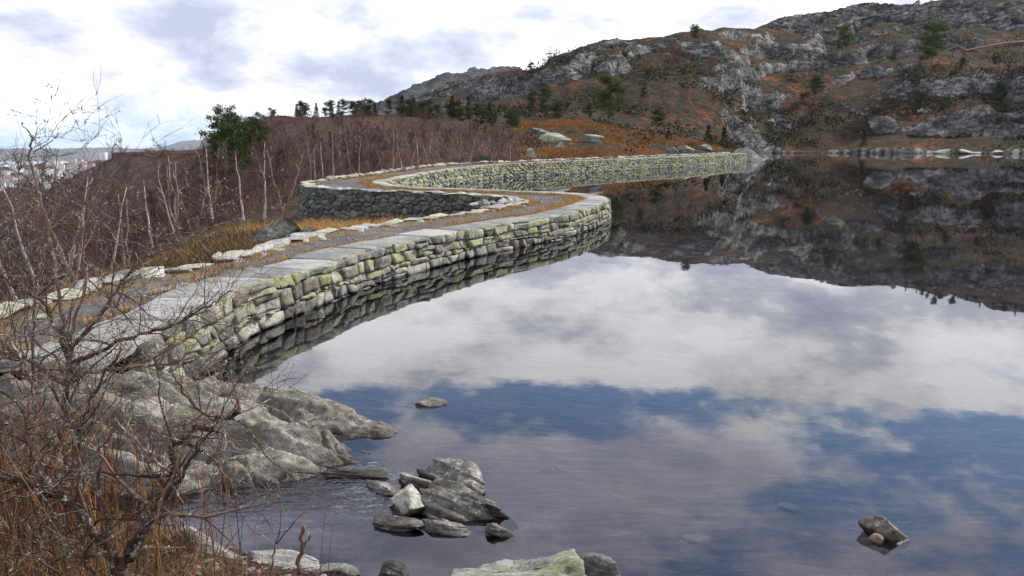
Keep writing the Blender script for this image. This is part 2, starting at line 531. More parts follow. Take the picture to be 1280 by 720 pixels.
def water_material(name='lake_water', ripple=1.0):
    m, N = material(name)
    pos = N.n('ShaderNodeNewGeometry').outputs['Position']
    x, y, z = N.sep(pos)[0:3]
    # soft swell everywhere, wavelets where the outflow runs between the rocks
    w1 = N.noise(N.vmath('MULTIPLY', pos, (1.0, 1.0, 1.0)), 1.3, 3, 0.5)
    w2 = N.noise(N.n('ShaderNodeMapping', None, Vector=pos, Rotation=(0, 0, 0.4), Scale=(1.0, 1.5, 1.0)), 4.0, 3, 0.55)
    # outflow region: centred on the channel by the near bank
    ddx = N.math('DIVIDE', N.math('SUBTRACT', x, -1.95), 1.45)
    ddy = N.math('DIVIDE', N.math('SUBTRACT', N.math('ADD', y, N.math('MULTIPLY', x, 0.10)), 6.45), 0.62)
    rr = N.math('SQRT', N.math('ADD', N.math('MULTIPLY', ddx, ddx), N.math('MULTIPLY', ddy, ddy)))
    rr = N.math('ADD', rr, N.math('MULTIPLY', N.math('SUBTRACT', N.noise(pos, 2.5, 4, 0.6), 0.5), 0.9))
    fl = N.math('SUBTRACT', 1.0, N.sm(rr, 0.35, 1.25))
    w3 = N.noise(N.n('ShaderNodeMapping', None, Vector=pos, Rotation=(0, 0, -0.5), Scale=(1.0, 2.2, 1.0)), 6.5, 2, 0.5, 0.9)
    gust = N.sm(N.noise(pos, 0.12, 3, 0.5), 0.42, 0.62)
    h = N.math('ADD', N.math('MULTIPLY', w1, 0.0006), N.math('MULTIPLY', w2, N.math('MULTIPLY_ADD', gust, 0.00018, 0.00002)))
    h = N.math('ADD', h, N.math('MULTIPLY', N.math('MULTIPLY', w3, fl), 0.024))
    nrm = N.bump(h, 1.0, ripple)
    fr = N.n('ShaderNodeFresnel', None, IOR=1.66, Normal=nrm)
    gl = N.n('ShaderNodeBsdfGlossy', None, Color=(0.95, 0.96, 1.0), Roughness=0.004, Normal=nrm)
    tr = N.n('ShaderNodeBsdfTransparent', None, Color=(0.93, 0.91, 0.95))
    mx = N.n('ShaderNodeMixShader', None, i0=fr, i1=tr, i2=gl)
    N.n('ShaderNodeOutputMaterial', None, Surface=mx)
    return m


M['water'] = water_material()

# ------------------------------------------------------------------ dam layout (lake edge, downstream edge, top height)
DAM = np.array([
    (-4.35, 8.0, -7.1, 7.6, .78), (-4.2, 10.4, -7.05, 10.6, .78), (-4.2, 12.2, -6.9, 13.0, .78), (-3.95, 13.7, -6.2, 14.6, .78),
    (-3.6, 15.0, -5.8, 16.3, .78), (-3.05, 17.0, -5.5, 18.8, .78), (-2.1, 19.2, -4.8, 21.3, .78), (-.75, 21.9, -3.2, 24.1, .77),
    (.6, 24.1, -1.7, 26.8, .77), (1.9, 26.3, -.6, 29.0, .78), (3.1, 29.4, 0., 30.5, .79), (3.85, 32.2, .2, 31.3, .81),
    (3.95, 34.0, .15, 32.0, .83), (3.3, 35.7, -.1, 32.6, .85), (1.7, 36.9, -.8, 33.4, .87), (-1.4, 38.3, -2.4, 34.6, .89),
    (-4.3, 39.9, -5.1, 36.3, .91), (-5.9, 41.2, -7.7, 37.4, .95), (-6.6, 42.6, -10.0, 39.2, 1.0), (-6.75, 44.0, -10.9, 42.0, 1.06),
    (-6.4, 46.0, -10.3, 45.2, 1.09), (-5.9, 50.0, -9.0, 51.0, 1.13), (-4.7, 58.0, -7.9, 59.5, 1.18), (-3.0, 66.0, -6.2, 68.0, 1.22),
    (0., 73.0, -2.8, 75.4, 1.26), (6.5, 83.0, 4.2, 85.7, 1.32), (15.0, 96.0, 12.8, 98.8, 1.38), (27.0, 114.0, 25.0, 117.0, 1.45),
    (34.0, 126.0, 31.5, 128.5, 1.48), (38.5, 135.0, 36.0, 137.5, 1.48), (41.0, 142.0, 38.5, 144.5, 1.4)])
LE, sL = spline(np.column_stack([DAM[:, 0:2], DAM[:, 4]]), 0.25)       # lake edge with height
_m = len(LE)
_key = spline(np.column_stack([DAM[:, 0:2], DAM[:, 2:4], DAM[:, 4]]), 0.25)[0]
PAIR = _key                                                            # rows: L xy, R xy, t
REd, sR = spline(np.column_stack([DAM[:, 2:4], DAM[:, 4]]), 0.25)


def normals2(P):
    t = np.gradient(P[:, :2], axis=0)
    t /= np.linalg.norm(t, axis=1)[:, None] + 1e-9
    return np.column_stack([t[:, 1], -t[:, 0]])                        # right of travel = lake side


nL = normals2(LE)
nR = -normals2(REd)                                                    # away from the lake

# ------------------------------------------------------------------ lake outline
off = LE[:, :2] - nL * 0.55
lake_poly = [(-4.9, 9.6), (-5.0, 8.0), (-9.5, 7.4), (-9.5, 6.0), (-4.2, 6.0), (-2.92, 5.86), (-1.85, 5.46), (-1.14, 5.16), (-.2, 4.7), (3.0, 4.2), (8, 4.3), (20, 5), (60, 20), (160, 120), (200, 215),
             (167, 250), (150, 255), (135, 262), (122, 258), (108, 268), (97, 264), (88, 272), (78, 270), (70, 268), (60, 215), (51, 180), (44, 152)]
lake_poly = np.array(lake_poly + [tuple(p) for p in off[::-6]][: -3])


def inside(P, poly):
    x, y = P[:, 0], P[:, 1]
    r = np.zeros(len(P), bool)
    q = np.roll(poly, -1, 0)
    for (x0, y0), (x1, y1) in zip(poly, q):
        c = (y0 > y) != (y1 > y)
        if y0 != y1:
            r ^= c & (x < (x1 - x0) * (y - y0) / (y1 - y0) + x0)
    return r


def dist_poly(P, poly, closed=True):
    d = np.full(len(P), 1e9)
    q = np.roll(poly, -1, 0) if closed else poly[1:]
    for a, b in zip(poly, q):
        ab = b - a
        t = np.clip(((P - a) @ ab) / (ab @ ab + 1e-9), 0, 1)
        d = np.minimum(d, np.hypot(*(P - a - t[:, None] * ab).T))
    return d


# ------------------------------------------------------------------ terrain: depth / height profiles along view columns
PROF = {
    -250: [(8, .9), (13, 0), (20, -3), (40, -9), (80, -14), (150, -18), (300, -30), (600, -75), (1000, -120), (2000, -135), (2600, -125), (3200, -100), (3800, -145), (5000, -145)],
    0: [(8, .9), (11, .7), (13, .1), (20, -2.6), (40, -8), (80, -12), (150, -14), (250, -10), (300, -14), (600, -62), (1000, -115), (2000, -132), (2600, -112), (3200, -80), (3700, -145), (5000, -145)],
    100: [(8, .9), (12, .7), (15, .1), (20, -1.6), (40, -6), (80, -9), (150, -8), (210, -5.0), (300, -14), (600, -60), (1000, -115), (2000, -130), (2600, -100), (3200, -62), (3700, -145), (5000, -145)],
    150: [(12, .75), (16, .3), (20, -.9), (40, -4.6), (80, -7), (150, -3), (210, -.2), (300, -9), (600, -55), (1000, -110), (2000, -120), (2600, -85), (3200, -48), (3700, -145), (5000, -145)],
    235: [(14, .75), (19, .5), (25, -.1), (45, -2.2), (80, -3.5), (150, -.5), (210, 1.3), (300, -4), (600, -45), (1000, -90), (2000, -100), (2600, -70), (3200, -30), (3700, -145), (5000, -145)],
    262: [(17, .7), (21, .45), (30, -.3), (45, -1.5), (80, -1.5), (130, 3.5), (170, 1.5), (300, -10), (600, -45), (1000, -90), (2600, -70), (3200, -40), (3700, -145), (5000, -145)],
    335: [(19, .7), (23, .3), (30, -.5), (38, -.7), (45, -1.2), (70, .3), (110, 6.0), (140, 8.0), (180, 5), (300, -5), (700, -30), (3000, -60), (5000, -145)],
    400: [(21, .7), (25, .2), (31, -.5), (38, -.6), (45, -.8), (60, .2), (100, 5.4), (160, 8.2), (220, 5), (400, 5), (800, 10), (1000, 0), (3000, -60), (5000, -145)],
    450: [(22, .7), (26, .2), (32, -.5), (37, -.5), (45, -.6), (60, .4), (100, 5), (160, 8.8), (220, 7), (400, 8), (700, 22), (900, 40), (1100, 30), (3000, -60)],
    540: [(25, .6), (29, .2), (33, -.2), (36, -.3), (50, -.2), (70, .6), (110, 4.5), (160, 8.8), (230, 9), (400, 15), (700, 45), (900, 70), (1200, 50), (3000, -60)],
    600: [(28, .6), (31, .4), (33, .2), (50, 0), (70, .8), (110, 4), (160, 8), (230, 12), (330, 18), (420, 24), (700, 62), (900, 84), (1200, 60), (3000, -60)],
    660: [(70, .5), (85, .9), (110, 2.8), (150, 5.6), (220, 10.5), (300, 22), (400, 38), (450, 38), (600, 55), (850, 80), (1200, 60), (3000, -60)],
    720: [(85, .7), (95, 1.1), (120, 3.7), (150, 6.3), (200, 9), (260, 15), (330, 34), (400, 47.5), (450, 46), (700, 40), (1500, 10)],
    800: [(96, .7), (106, 1.1), (130, 2.9), (170, 4.6), (230, 9), (300, 27), (370, 46), (430, 58), (500, 54), (900, 40), (1500, 10)],
    860: [(110, .7), (120, 1.1), (140, 2.0), (180, 4), (240, 10), (300, 26), (370, 48), (440, 63), (500, 60), (900, 40), (1500, 10)],
    900: [(120, .7), (130, 1.2), (165, 1.4), (210, 3), (250, 9), (310, 27), (390, 52), (450, 66), (560, 62), (1500, 10)],
    960: [(165, .6), (262, .5), (275, 1.2), (300, 8), (345, 25), (420, 48), (500, 75), (600, 73), (1500, 10)],
    1060: [(262, .5), (275, 1.0), (300, 9), (335, 25), (420, 50), (500, 79), (600, 77), (1500, 10)],
    1130: [(255, .5), (268, 1.0), (290, 8), (312, 27), (420, 53), (500, 84), (600, 84), (1500, 10)],
    1280: [(240, .5), (255, .9), (275, 7), (290, 24), (330, 34), (400, 60), (500, 103), (600, 105), (1500, 10)],
    1550: [(220, .5), (235, .9), (260, 8), (280, 28), (330, 44), (400, 72), (500, 122), (600, 125), (1500, 10)],
}
_cols = np.array(sorted(PROF))
_ly = np.linspace(math.log(6), math.log(6000), 500)
_tab = np.array([np.interp(_ly, np.log([p[0] for p in PROF[c]]), [p[1] for p in PROF[c]]) for c in _cols])
_pc = np.arange(-250, 1551, 10)
_T = np.array([np.interp(_pc, _cols, _tab[:, k]) for k in range(500)]).T
for _ in range(9):                                       # soften the kinks between the columns
    _T = np.vstack([_T[:1], (_T[:-2] + 2 * _T[1:-1] + _T[2:]) / 4, _T[-1:]])


def profile(X, Y):
    Ys = np.maximum(Y, 6.0)
    px = np.clip(640 + 1016 * X / Ys, -250, 1550)
    i = (px + 250) / 10
    j = (np.log(Ys) - _ly[0]) / (_ly[1] - _ly[0])
    i0 = np.clip(i.astype(int), 0, len(_pc) - 2)
    j0 = np.clip(j.astype(int), 0, 498)
    a, b = i - i0, np.clip(j - j0, 0, 1)
    return (_T[i0, j0] * (1 - a) * (1 - b) + _T[i0 + 1, j0] * a * (1 - b) + _T[i0, j0 + 1] * (1 - a) * b + _T[i0 + 1, j0 + 1] * a * b)


_cl = (PAIR[::2, 0:2] + PAIR[::2, 2:4]) / 2
_ct = PAIR[::2, 4]


def ground_height(X, Y):
    """returns z, rock mask, lake mask, lakeside"""
    P = np.column_stack([X, Y])
    ins = np.zeros(len(P), bool)
    dl = np.full(len(P), 60.)
    nb = np.where((Y < 330) & (X > -30))[0]
    if len(nb):
        ins[nb] = inside(P[nb], lake_poly)
        dl[nb] = dist_poly(P[nb], lake_poly)
    p3 = np.column_stack([X, Y, np.zeros_like(X)])
    z = profile(X, Y)
    near = Y < 9.0
    bank = np.minimum(1.45, .03 + .36 * dl) + 0.12 * (fbm(p3 * 1.3, 4, 5) - .5) * np.clip(dl * 3, 0, 1)
    wn = np.clip((9.5 - Y) / 2.5, 0, 1)
    z = z * (1 - wn) + bank * wn
    # fractal relief; ledges and crags on the hill
    amp = np.interp(Y, [9, 30, 100, 200, 300, 600, 1500, 5000], [.10, .35, .9, 1.8, 3.4, 4, 5, 14]) * (1 - wn)
    z0 = z.copy()
    n = fbm(p3 / np.interp(Y, [9, 100, 300, 1000, 5000], [2.5, 14, 26, 60, 260])[:, None], 5, 11)
    z = z + amp * 2 * (n - .5)
    hillw = np.clip((Y - 190) / 80, 0, 1) * np.clip((z0 - 3) / 8, 0, 1) * np.clip((2500 - Y) / 500, 0, 1)
    warp = fbm(p3 / 70., 4, 23) * 40 + fbm(p3 / 14., 3, 29) * 7
    q = z - 0.10 * X + warp
    step = 13.0
    fq = q / step
    fr = fq - np.floor(fq)
    sm = np.clip((fr - .45) / .20, 0, 1)
    sm = sm * sm * (3 - 2 * sm)
    z = z + hillw * step * (sm - fr) * np.clip(2.6 * fbm(p3 / 45., 3, 31) - .75, 0, 1.1)
    rid = fbm(p3 / np.array([9., 9., 9.]), 5, 41, .55, True)
    z = z + hillw * 3.0 * (rid - .5)
    # clear of the dam
    sel = (Y < 190) & (X > -25) & (X < 75)
    idx = np.where(sel)[0]
    dC = np.full(len(X), 99.)
    tC = np.full(len(X), 1.)
    for ch in np.array_split(idx, max(1, len(idx) // 20000)):
        if len(ch) == 0:
            continue
        d2 = (X[ch][:, None] - _cl[None, :, 0]) ** 2 + (Y[ch][:, None] - _cl[None, :, 1]) ** 2
        k = d2.argmin(1)
        dC[ch] = np.sqrt(d2[np.arange(len(ch)), k])
        tC[ch] = _ct[k]
    fw = np.where(Y > 31, 1.0, 1 - np.clip((dC - 1.6) / 2.2, 0, 1))
    hard = dC < np.where(Y > 31, 1.75, 1.6)
    z = np.where(hard & ~ins, np.minimum(z, tC - .55), z)
    lift = (~hard) & (Y <= 31) & (dC < 3.8) & ~ins & (Y > 9)
    z = np.where(lift, np.minimum(z, tC - .35) * (1 - fw) + (tC - .42) * fw, z)
    z = np.where((~hard) & (dC < 4.5) & (Y > 36) & ~ins, np.minimum(z, tC - .25), z)
    # shore: never below the water outside the lake, except the downstream valley
    side = (X > np.interp(Y, [0, 9, 40, 60, 90, 170, 200, 5000], [-99, -3, 6, 0, 14, 54, -99, -999])) & (Y < 300)
    shore = np.minimum(.15 + .12 * dl, .9)
    z = np.where(~ins & side & (Y > 45), np.maximum(z, shore), z)
    bed = -(.10 + .11 * dl ** .85) - np.interp(Y, [5, 30, 100], [0, .6, 2.0])
    bed = np.maximum(bed, -4.5) + .16 * (fbm(p3 * 1.1, 5, 3) - .45) * np.clip(dl, 0, 1)
    z = np.where(ins, np.minimum(bed, -.03), z)
    rock = np.clip(hillw, 0, 1)
    return z, ins, dl, dC


NU, NY = 760, 470
us = np.linspace(-1.0, 0.98, NU)
Ys = np.concatenate([np.linspace(-6, 4, 24, endpoint=False), np.exp(np.linspace(math.log(4 + 4), math.log(6000 + 4), NY - 24)) - 4])
dens = np.concatenate([np.linspace(-6, 4, 14, endpoint=False), np.linspace(4, 12, 90, endpoint=False),
                       12 * (190 / 12) ** np.linspace(0, 1, 170, endpoint=False), np.linspace(190, 540, 240, endpoint=False),
                       540 * (6000 / 540) ** np.linspace(0, 1, 90)])
Ys = dens
NY = len(Ys)
UU, YY = np.meshgrid(us, Ys)
XX = (UU * (np.maximum(YY, -3) + 5)).ravel()
YY = YY.ravel()
ZZ, INS, DL, DC = ground_height(XX, YY)
Zg = ZZ.reshape(NY, NU)
Xg, Yg = XX.reshape(NY, NU), YY.reshape(NY, NU)
# slope drives where bare rock shows
gy = np.gradient(Zg, axis=0) / (np.gradient(Yg, axis=0) + 1e-6)
gx = np.gradient(Zg, axis=1) / (np.gradient(Xg, axis=1) + 1e-6)
slope = np.hypot(gx, gy).ravel()
rockm = np.clip((slope - .50) / .95, 0, 1) * np.clip((YY - 60) / 140, 0, 1)
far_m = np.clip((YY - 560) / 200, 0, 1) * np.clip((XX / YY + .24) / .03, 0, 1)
rockm = np.maximum(rockm, 1.3 * far_m)
rockm = np.where((YY < 12), .12, rockm)
lakeside = ((DL < 3) & (YY < 400)).astype(float)
woodm = np.clip((np.interp(YY, [9, 40, 60, 100, 160, 200, 240], [-3.5, -10, -8, 2, 6, -60, -70]) - XX) / 3, 0, 1) * np.clip((YY - 17) / 8, 0, 1) * np.clip((260 - YY) / 20, 0, 1)
woodm = np.maximum(woodm, (YY < 9.5) * .95)
woodm = woodm * np.where((YY > 105) & (XX / YY > -.33), np.clip((135 - YY) / 30, 0, 1), 1)
ATT = {'wood': woodm, 'far': far_m, 'rock': rockm, 'lake': INS.astype(float), 'lakeside': lakeside, 'lod': np.clip(YY / 300, 0, 1)}


def terrain_piece(name, r0, r1, label):
    V = np.column_stack([XX, YY, ZZ]).reshape(NY, NU, 3)[r0:r1 + 1].reshape(-1, 3)
    n = r1 - r0 + 1
    i = np.arange(n - 1)[:, None] * NU
    k = np.arange(NU - 1)[None, :]
    F = np.stack([i + k, i + k + 1, i + NU + k + 1, i + NU + k], -1).reshape(-1, 4)
    att = {a: v.reshape(NY, NU)[r0:r1 + 1].ravel() for a, v in ATT.items()}
    return structure(obj(name, mesh_from(name, V, F, True, att), M['terrain']), label)


_r1 = int(np.searchsorted(Ys, 190))
_r2 = int(np.searchsorted(Ys, 640))
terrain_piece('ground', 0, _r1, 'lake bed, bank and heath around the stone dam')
terrain_piece('hillside', _r1, _r2, 'craggy hillside of grey ledges and rust coloured heath above the lake')
terrain_piece('distant_hills', _r2, NY - 1, 'far grey mountain and valley slopes beyond the wood')


def gz(x, y):
    return float(gz_many([x], [y])[0])


def gz_many(x, y):
    x, y = np.asarray(x, float), np.asarray(y, float)
    u = np.clip((x / (np.maximum(y, -3) + 5) - us[0]) / (us[1] - us[0]), 0, NU - 1.001)
    k = np.clip(np.searchsorted(Ys, y) - 1, 0, NY - 2)
    b = np.clip((y - Ys[k]) / (Ys[k + 1] - Ys[k]), 0, 1)
    i = u.astype(int)
    a = u - i
    return (Zg[k, i] * (1 - a) + Zg[k, i + 1] * a) * (1 - b) + (Zg[k + 1, i] * (1 - a) + Zg[k + 1, i + 1] * a) * b


# water sheet of the lake
wp = lake_poly.copy()
V = np.column_stack([wp, np.zeros(len(wp))])
me = bpy.data.meshes.new('lake_water')
me.from_pydata([tuple(v) for v in V], [], [list(range(len(V)))])
me.update()
if me.polygons[0].normal.z < 0:
    me.flip_normals()
structure(obj('lake_water', me, M['water']), 'calm lake mirroring clouds and the dark hillside')


# ------------------------------------------------------------------ rubble faces
def clip_poly(poly, n, d):
    """keep points with p.n <= d"""
    out = []
    k = len(poly)
    for i in range(k):
        a, b = poly[i], poly[(i + 1) % k]
        da, db = a[0] * n[0] + a[1] * n[1] - d, b[0] * n[0] + b[1] * n[1] - d
        if da <= 0:
            out.append(a)
        if (da < 0 < db) or (db < 0 < da):
            t = da / (da - db)
            out.append((a[0] + (b[0] - a[0]) * t, a[1] + (b[1] - a[1]) * t))
    return out


def rubble_cells(s0, s1, z0, z1, w, h, an, r):
    """irregular coursed polygons in (s,z); z0,z1 functions of s give bottom and top"""
    seeds = []
    zmin = min(z0(s) for s in np.linspace(s0, s1, 30))
    zmax = max(z1(s) for s in np.linspace(s0, s1, 30))
    z = zmin - h
    row = 0
    while z < zmax + h:
        hh = h * r.uniform(.6, 1.5)
        s = s0 - w * r.uniform(.2, 1.0)
        while s < s1 + w:
            ww = w * r.choice([.4, .7, 1.0, 1.4, 2.1], p=[.17, .25, .26, .2, .12])
            seeds.append(((s + ww / 2 + r.uniform(-.15, .15) * ww) / an, z + hh / 2 + r.uniform(-.36, .36) * hh))
            s += ww
        z += hh
        row += 1
    S = np.array(seeds)
    cells = []
    R = 2.6 * max(w / an, h)
    for i, (u, v) in enumerate(S):
        sc_ = u * an
        if sc_ < s0 - w * .6 or sc_ > s1 + w * .6:
            continue
        top, bot = z1(sc_), z0(sc_)
        if v > top + h * .5 or v < bot - h * .5:
            continue
        poly = [(u - R, v - R), (u + R, v - R), (u + R, v + R), (u - R, v + R)]
        d2 = (S[:, 0] - u) ** 2 + (S[:, 1] - v) ** 2
        for j in np.argsort(d2)[1:22]:
            if d2[j] > 4 * R * R:
                break
            n = (S[j, 0] - u, S[j, 1] - v)
            poly = clip_poly(poly, n, (n[0] * (S[j, 0] + u) + n[1] * (S[j, 1] + v)) / 2)
        poly = [(p[0] * an, p[1]) for p in poly]
        poly = clip_poly(poly, (0, 1), top + r.uniform(-.05, .035))
        if len(poly) >= 3:
            poly = clip_poly(poly, (0, -1), -(bot - .05))
        if len(poly) < 3:
            continue
        a = np.array(poly)
        x, y = a[:, 0], a[:, 1]
        area = .5 * abs(np.dot(x, np.roll(y, 1)) - np.dot(y, np.roll(x, 1)))
        if area < .006:
            continue
        cells.append(a)
    return cells


def course_cells(s0, s1, z0, z1, w, h, r):
    """rough courses of blocky stones with slanting joints, some split or chipped"""
    cells = []
    zb = z0(s0) - .1
    nk = int((max(z1(s) for s in np.linspace(s0, s1, 30)) - zb) / h) + 2
    offs = list(zb + np.concatenate([[0], np.cumsum(h * r.uniform(.55, 1.5, nk + 4))]))
    nk = len(offs) - 1
    lo, hi = .62, 1.55

    def zc(k, s):
        q = np.array([[s * .55, k * 7.3, .5]])
        q2 = np.array([[s * 2.3, k * 3.1, 9.5]])
        return offs[k] + (vnoise(q, 301)[0] - .5) * h * 1.1 + (vnoise(q2, 302)[0] - .5) * h * .5

    for k in range(nk):
        s = s0 - r.uniform(0, w)
        sl = r.uniform(-.05, .05)
        while s < s1:
            ww = w * r.choice([.45, .75, 1.0, 1.35, 2.0], p=[.15, .25, .28, .2, .12])
            sl2 = r.uniform(-.07, .07)
            a, b = s, s + ww
            P = [(a - sl, zc(k, a)), ((a + b) / 2, zc(k, (a + b) / 2)), (b - sl2, zc(k, b)), (b + sl2, zc(k + 1, b)), ((a + b) / 2, zc(k + 1, (a + b) / 2)), (a + sl, zc(k + 1, a))]
            s, sl = b, sl2
            parts = [P]
            if ww > w * 1.1 and r.random() < .35:
                mz = r.uniform(.35, .65)
                ml, mr, mm = [tuple(np.array(P[i]) * (1 - mz) + np.array(P[j]) * mz) for i, j in ((0, 5), (2, 3), (1, 4))]
                parts = [[P[0], P[1], P[2], mr, mm, ml], [ml, mm, mr, P[3], P[4], P[5]]]
            for p in parts:
                p = [tuple(q) for q in p]
                cx, cz = np.mean([q[0] for q in p]), np.mean([q[1] for q in p])
                for _ in range(r.integers(0, 3)):                      # chipped corners
                    t = r.uniform(0, 6.28)
                    n = (math.cos(t), math.sin(t))
                    m = max(n[0] * (q[0] - cx) + n[1] * (q[1] - cz) for q in p)
                    p = clip_poly(p, n, n[0] * cx + n[1] * cz + m * r.uniform(.80, .95))
                sc_ = min(max(cx, s0), s1)
                p = clip_poly(p, (0, 1), z1(sc_) + r.uniform(-.04, .03))
                if len(p) >= 3:
                    p = clip_poly(p, (0, -1), -(z0(sc_) - .05))
                if len(p) < 3:
                    continue
                A = np.array(p)
                if np.ptp(A[:, 1]) < .05 or np.ptp(A[:, 0]) < .06:
                    continue
                cells.append(A)
    return cells


def stone_mesh(cell, gap, r, fine=True):
    """closed pillow of a stone: returns local (s, depth, z) verts about the cell centre and triangle/quad faces"""
    c = cell.mean(0)
    p = cell - c
    # drop very short edges, then split the long ones so that outlines are uneven
    q = []
    k = len(p)
    for i in range(k):
        a, b = p[i], p[(i + 1) % k]
        L = np.hypot(*(b - a))
        if L < .035 and k > 4:
            continue
        q.append(a)
        if fine and L > .16:
            n = np.array([(b - a)[1], -(b - a)[0]]) / L
            q.append((a + b) / 2 + n * r.uniform(-.012, .012))
    if len(q) < 4:
        q = [v for v in p]
    p = np.array(q)
    k = len(p)
    rad = np.linalg.norm(p, axis=1)[:, None]
    mean = rad.mean()
    p1 = p * (1 - gap / np.maximum(rad, .03))
    sh = .96 if fine else .84
    p1 = p1 * (1 - .04 * (rad / mean - 1).clip(0, 1))          # knock the corners off
    p2 = p1 * sh
    p3 = p1 * .45
    bul = r.uniform(.0, .07)
    tx, tz = r.uniform(-.22, .22), r.uniform(-.3, .3)
    d1 = np.full(k, 0.0)
    d2 = bul * .92 + r.uniform(-.010, .010, k) + p2[:, 0] * tx + p2[:, 1] * tz
    d3 = bul + r.uniform(-.012, .012, k) + p3[:, 0] * tx + p3[:, 1] * tz
    dep = .16
    V = np.vstack([np.column_stack([p1[:, 0], np.full(k, -dep), p1[:, 1]]), np.column_stack([p1[:, 0], d1, p1[:, 1]]),
                   np.column_stack([p2[:, 0], d2, p2[:, 1]])])
    rings = 3
    if fine:
        V = np.vstack([V, np.column_stack([p3[:, 0], d3, p3[:, 1]])])
        rings = 4
    V = np.vstack([V, [[0, bul + r.uniform(-.008, .010), 0]]])
    F4, F3 = [], []
    for q_ in range(rings - 1):
        for i in range(k):
            j = (i + 1) % k
            F4.append((q_ * k + i, q_ * k + j, (q_ + 1) * k + j, (q_ + 1) * k + i))
    for i in range(k):
        F3.append(((rings - 1) * k + i, (rings - 1) * k + (i + 1) % k, rings * k))
    return c, V, F3, F4


class Face:
    """maps (s, depth, z) onto a curved battered wall"""
    def __init__(self, E, n, s, batter):
        self.E, self.n, self.s, self.b = E, n, s, batter

    def top(self, s):
        return float(np.interp(s, self.s, self.E[:, 2]))

    def frame(self, s):
        p = np.array([np.interp(s, self.s, self.E[:, 0]), np.interp(s, self.s, self.E[:, 1])])
        n = np.array([np.interp(s, self.s, self.n[:, 0]), np.interp(s, self.s, self.n[:, 1])])
        return p, n / np.hypot(*n)

    def map(self, S, D, Z):
        px = np.interp(S, self.s, self.E[:, 0])
        py = np.interp(S, self.s, self.E[:, 1])
        nx = np.interp(S, self.s, self.n[:, 0])
        ny = np.interp(S, self.s, self.n[:, 1])
        l = np.hypot(nx, ny)
        o = D + (np.interp(S, self.s, self.E[:, 2]) - Z) * self.b
        return np.column_stack([px + nx / l * o, py + ny / l * o, Z])


lake_face = Face(LE, nL, sL, .07)
down_face = Face(REd, nR, sR, .10)
dam = tag(empty('stone_dam', (-5.5, 10.0, 0)), 'long winding S shaped rubble stone dam with a footpath along its top', 'dam')
dam_off = np.array([5.5, -10.0, 0])


def dobj(name, me, mat, parent=None):
    o = obj(name, me, mat, parent or dam)
    if parent is None or parent is dam:
        o.location = (5.5, -10.0, 0)
    return o


def wall_core(name, face, s0, s1, zb, inset):
    S = np.arange(s0, s1 + .2, .25)
    t = np.array([face.top(s) for s in S])
    a = face.map(S, np.full(len(S), -inset), t - .05)
    b = face.map(S, np.full(len(S), -inset), np.full(len(S), zb))
    c = face.map(S, np.full(len(S), -inset - .35), t - .05)
    d = face.map(S, np.full(len(S), -inset - .35), np.full(len(S), zb))
    V = np.vstack([c, a, b, d])
    n = len(S)
    i = np.arange(n - 1)
    F = np.vstack([np.column_stack([r * n + i, r * n + i + 1, (r + 1) * n + i + 1, (r + 1) * n + i]) for r in range(3)])
    return dobj(name, mesh_from(name, V, F, True), M['joint'])


M['joint'] = simple_mat('dark_joint_core', (0.018, 0.017, 0.014), (0.05, 0.048, 0.04), 6.0, 0.95, use_rnd=False)  # dark backing that shows between the stones


def px_size(p, size):
    d = np.linalg.norm(np.asarray(p) - np.array([0, 0, 3.0]))
    return size / d


def index_at(P, E, s):
    return s[np.argmin(np.hypot(E[:, 0] - P[0], E[:, 1] - P[1]))]


r_ = np.random.default_rng(21)
sA0 = index_at((-4.3, 9.0), LE, sL)
sA1 = index_at((3.3, 35.7), LE, sL)
sB1 = index_at((-6.6, 42.6), LE, sL)
sF1 = sL[-1] - .5
wall_lake = wall_core('lake_wall', lake_face, sA0, sF1, -.9, .12)
sD0 = index_at((.1, 31.9), REd, sR)
sD1 = index_at((-10.2, 45.3), REd, sR)
wall_down = wall_core('downstream_wall', down_face, sD0, sD1, -1.3, .07)

STONES = []                                      # (size in view, face, c, V, F3, F4, matkey, wall)
for cell in course_cells(sA0, sA1, lambda s: -.35, lambda s: lake_face.top(s) - .015, .42, .18, r_):
    STONES.append((lake_face, 'wall_stone', wall_lake, 'stone') + stone_mesh(cell, .022, r_, True))
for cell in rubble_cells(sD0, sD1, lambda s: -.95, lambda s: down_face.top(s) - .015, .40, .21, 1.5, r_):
    STONES.append((down_face, 'shaded_stone', wall_down, 'stone') + stone_mesh(cell, .015, r_, True))


def place_stone(st):
    face, mk, wall, nm, c, V, F3, F4 = st
    W = face.map(V[:, 0] + c[0], V[:, 1], V[:, 2] + c[1])
    return W


scored = []
for i, st in enumerate(STONES):
    W = place_stone(st)
    ctr = W.mean(0)
    size = np.ptp(st[5][:, 0]) * np.ptp(st[5][:, 2])
    vis = 1.0 if st[0] is down_face or ctr[2] > -.1 else .05
    if st[0] is down_face and (ctr[1] > 42 or ctr[0] > 0):
        vis = .05
    scored.append((vis * size / np.sum((ctr - [0, 0, 3]) ** 2), i, W))
scored.sort(key=lambda a: -a[0])
rest = {}
for k, (sc_, i, W) in enumerate(scored):
    face, mk, wall, nm, c, V, F3, F4 = STONES[i]
    rv = r_.random()
    if k < 300:
        ctr = W.mean(0)
        me = mesh_from('stone', W - ctr, [np.array(F3), np.array(F4)], False, {'rnd': np.full(len(W), rv)})
        o = obj('stone', me, M[mk], wall)
        o.location = ctr
    else:
        rest.setdefault((wall.name, mk), (wall, MB()))[1].add(W, F3, F4, rv)
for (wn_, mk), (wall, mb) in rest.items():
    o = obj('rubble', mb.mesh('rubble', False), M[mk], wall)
    o['kind'] = 'stuff'

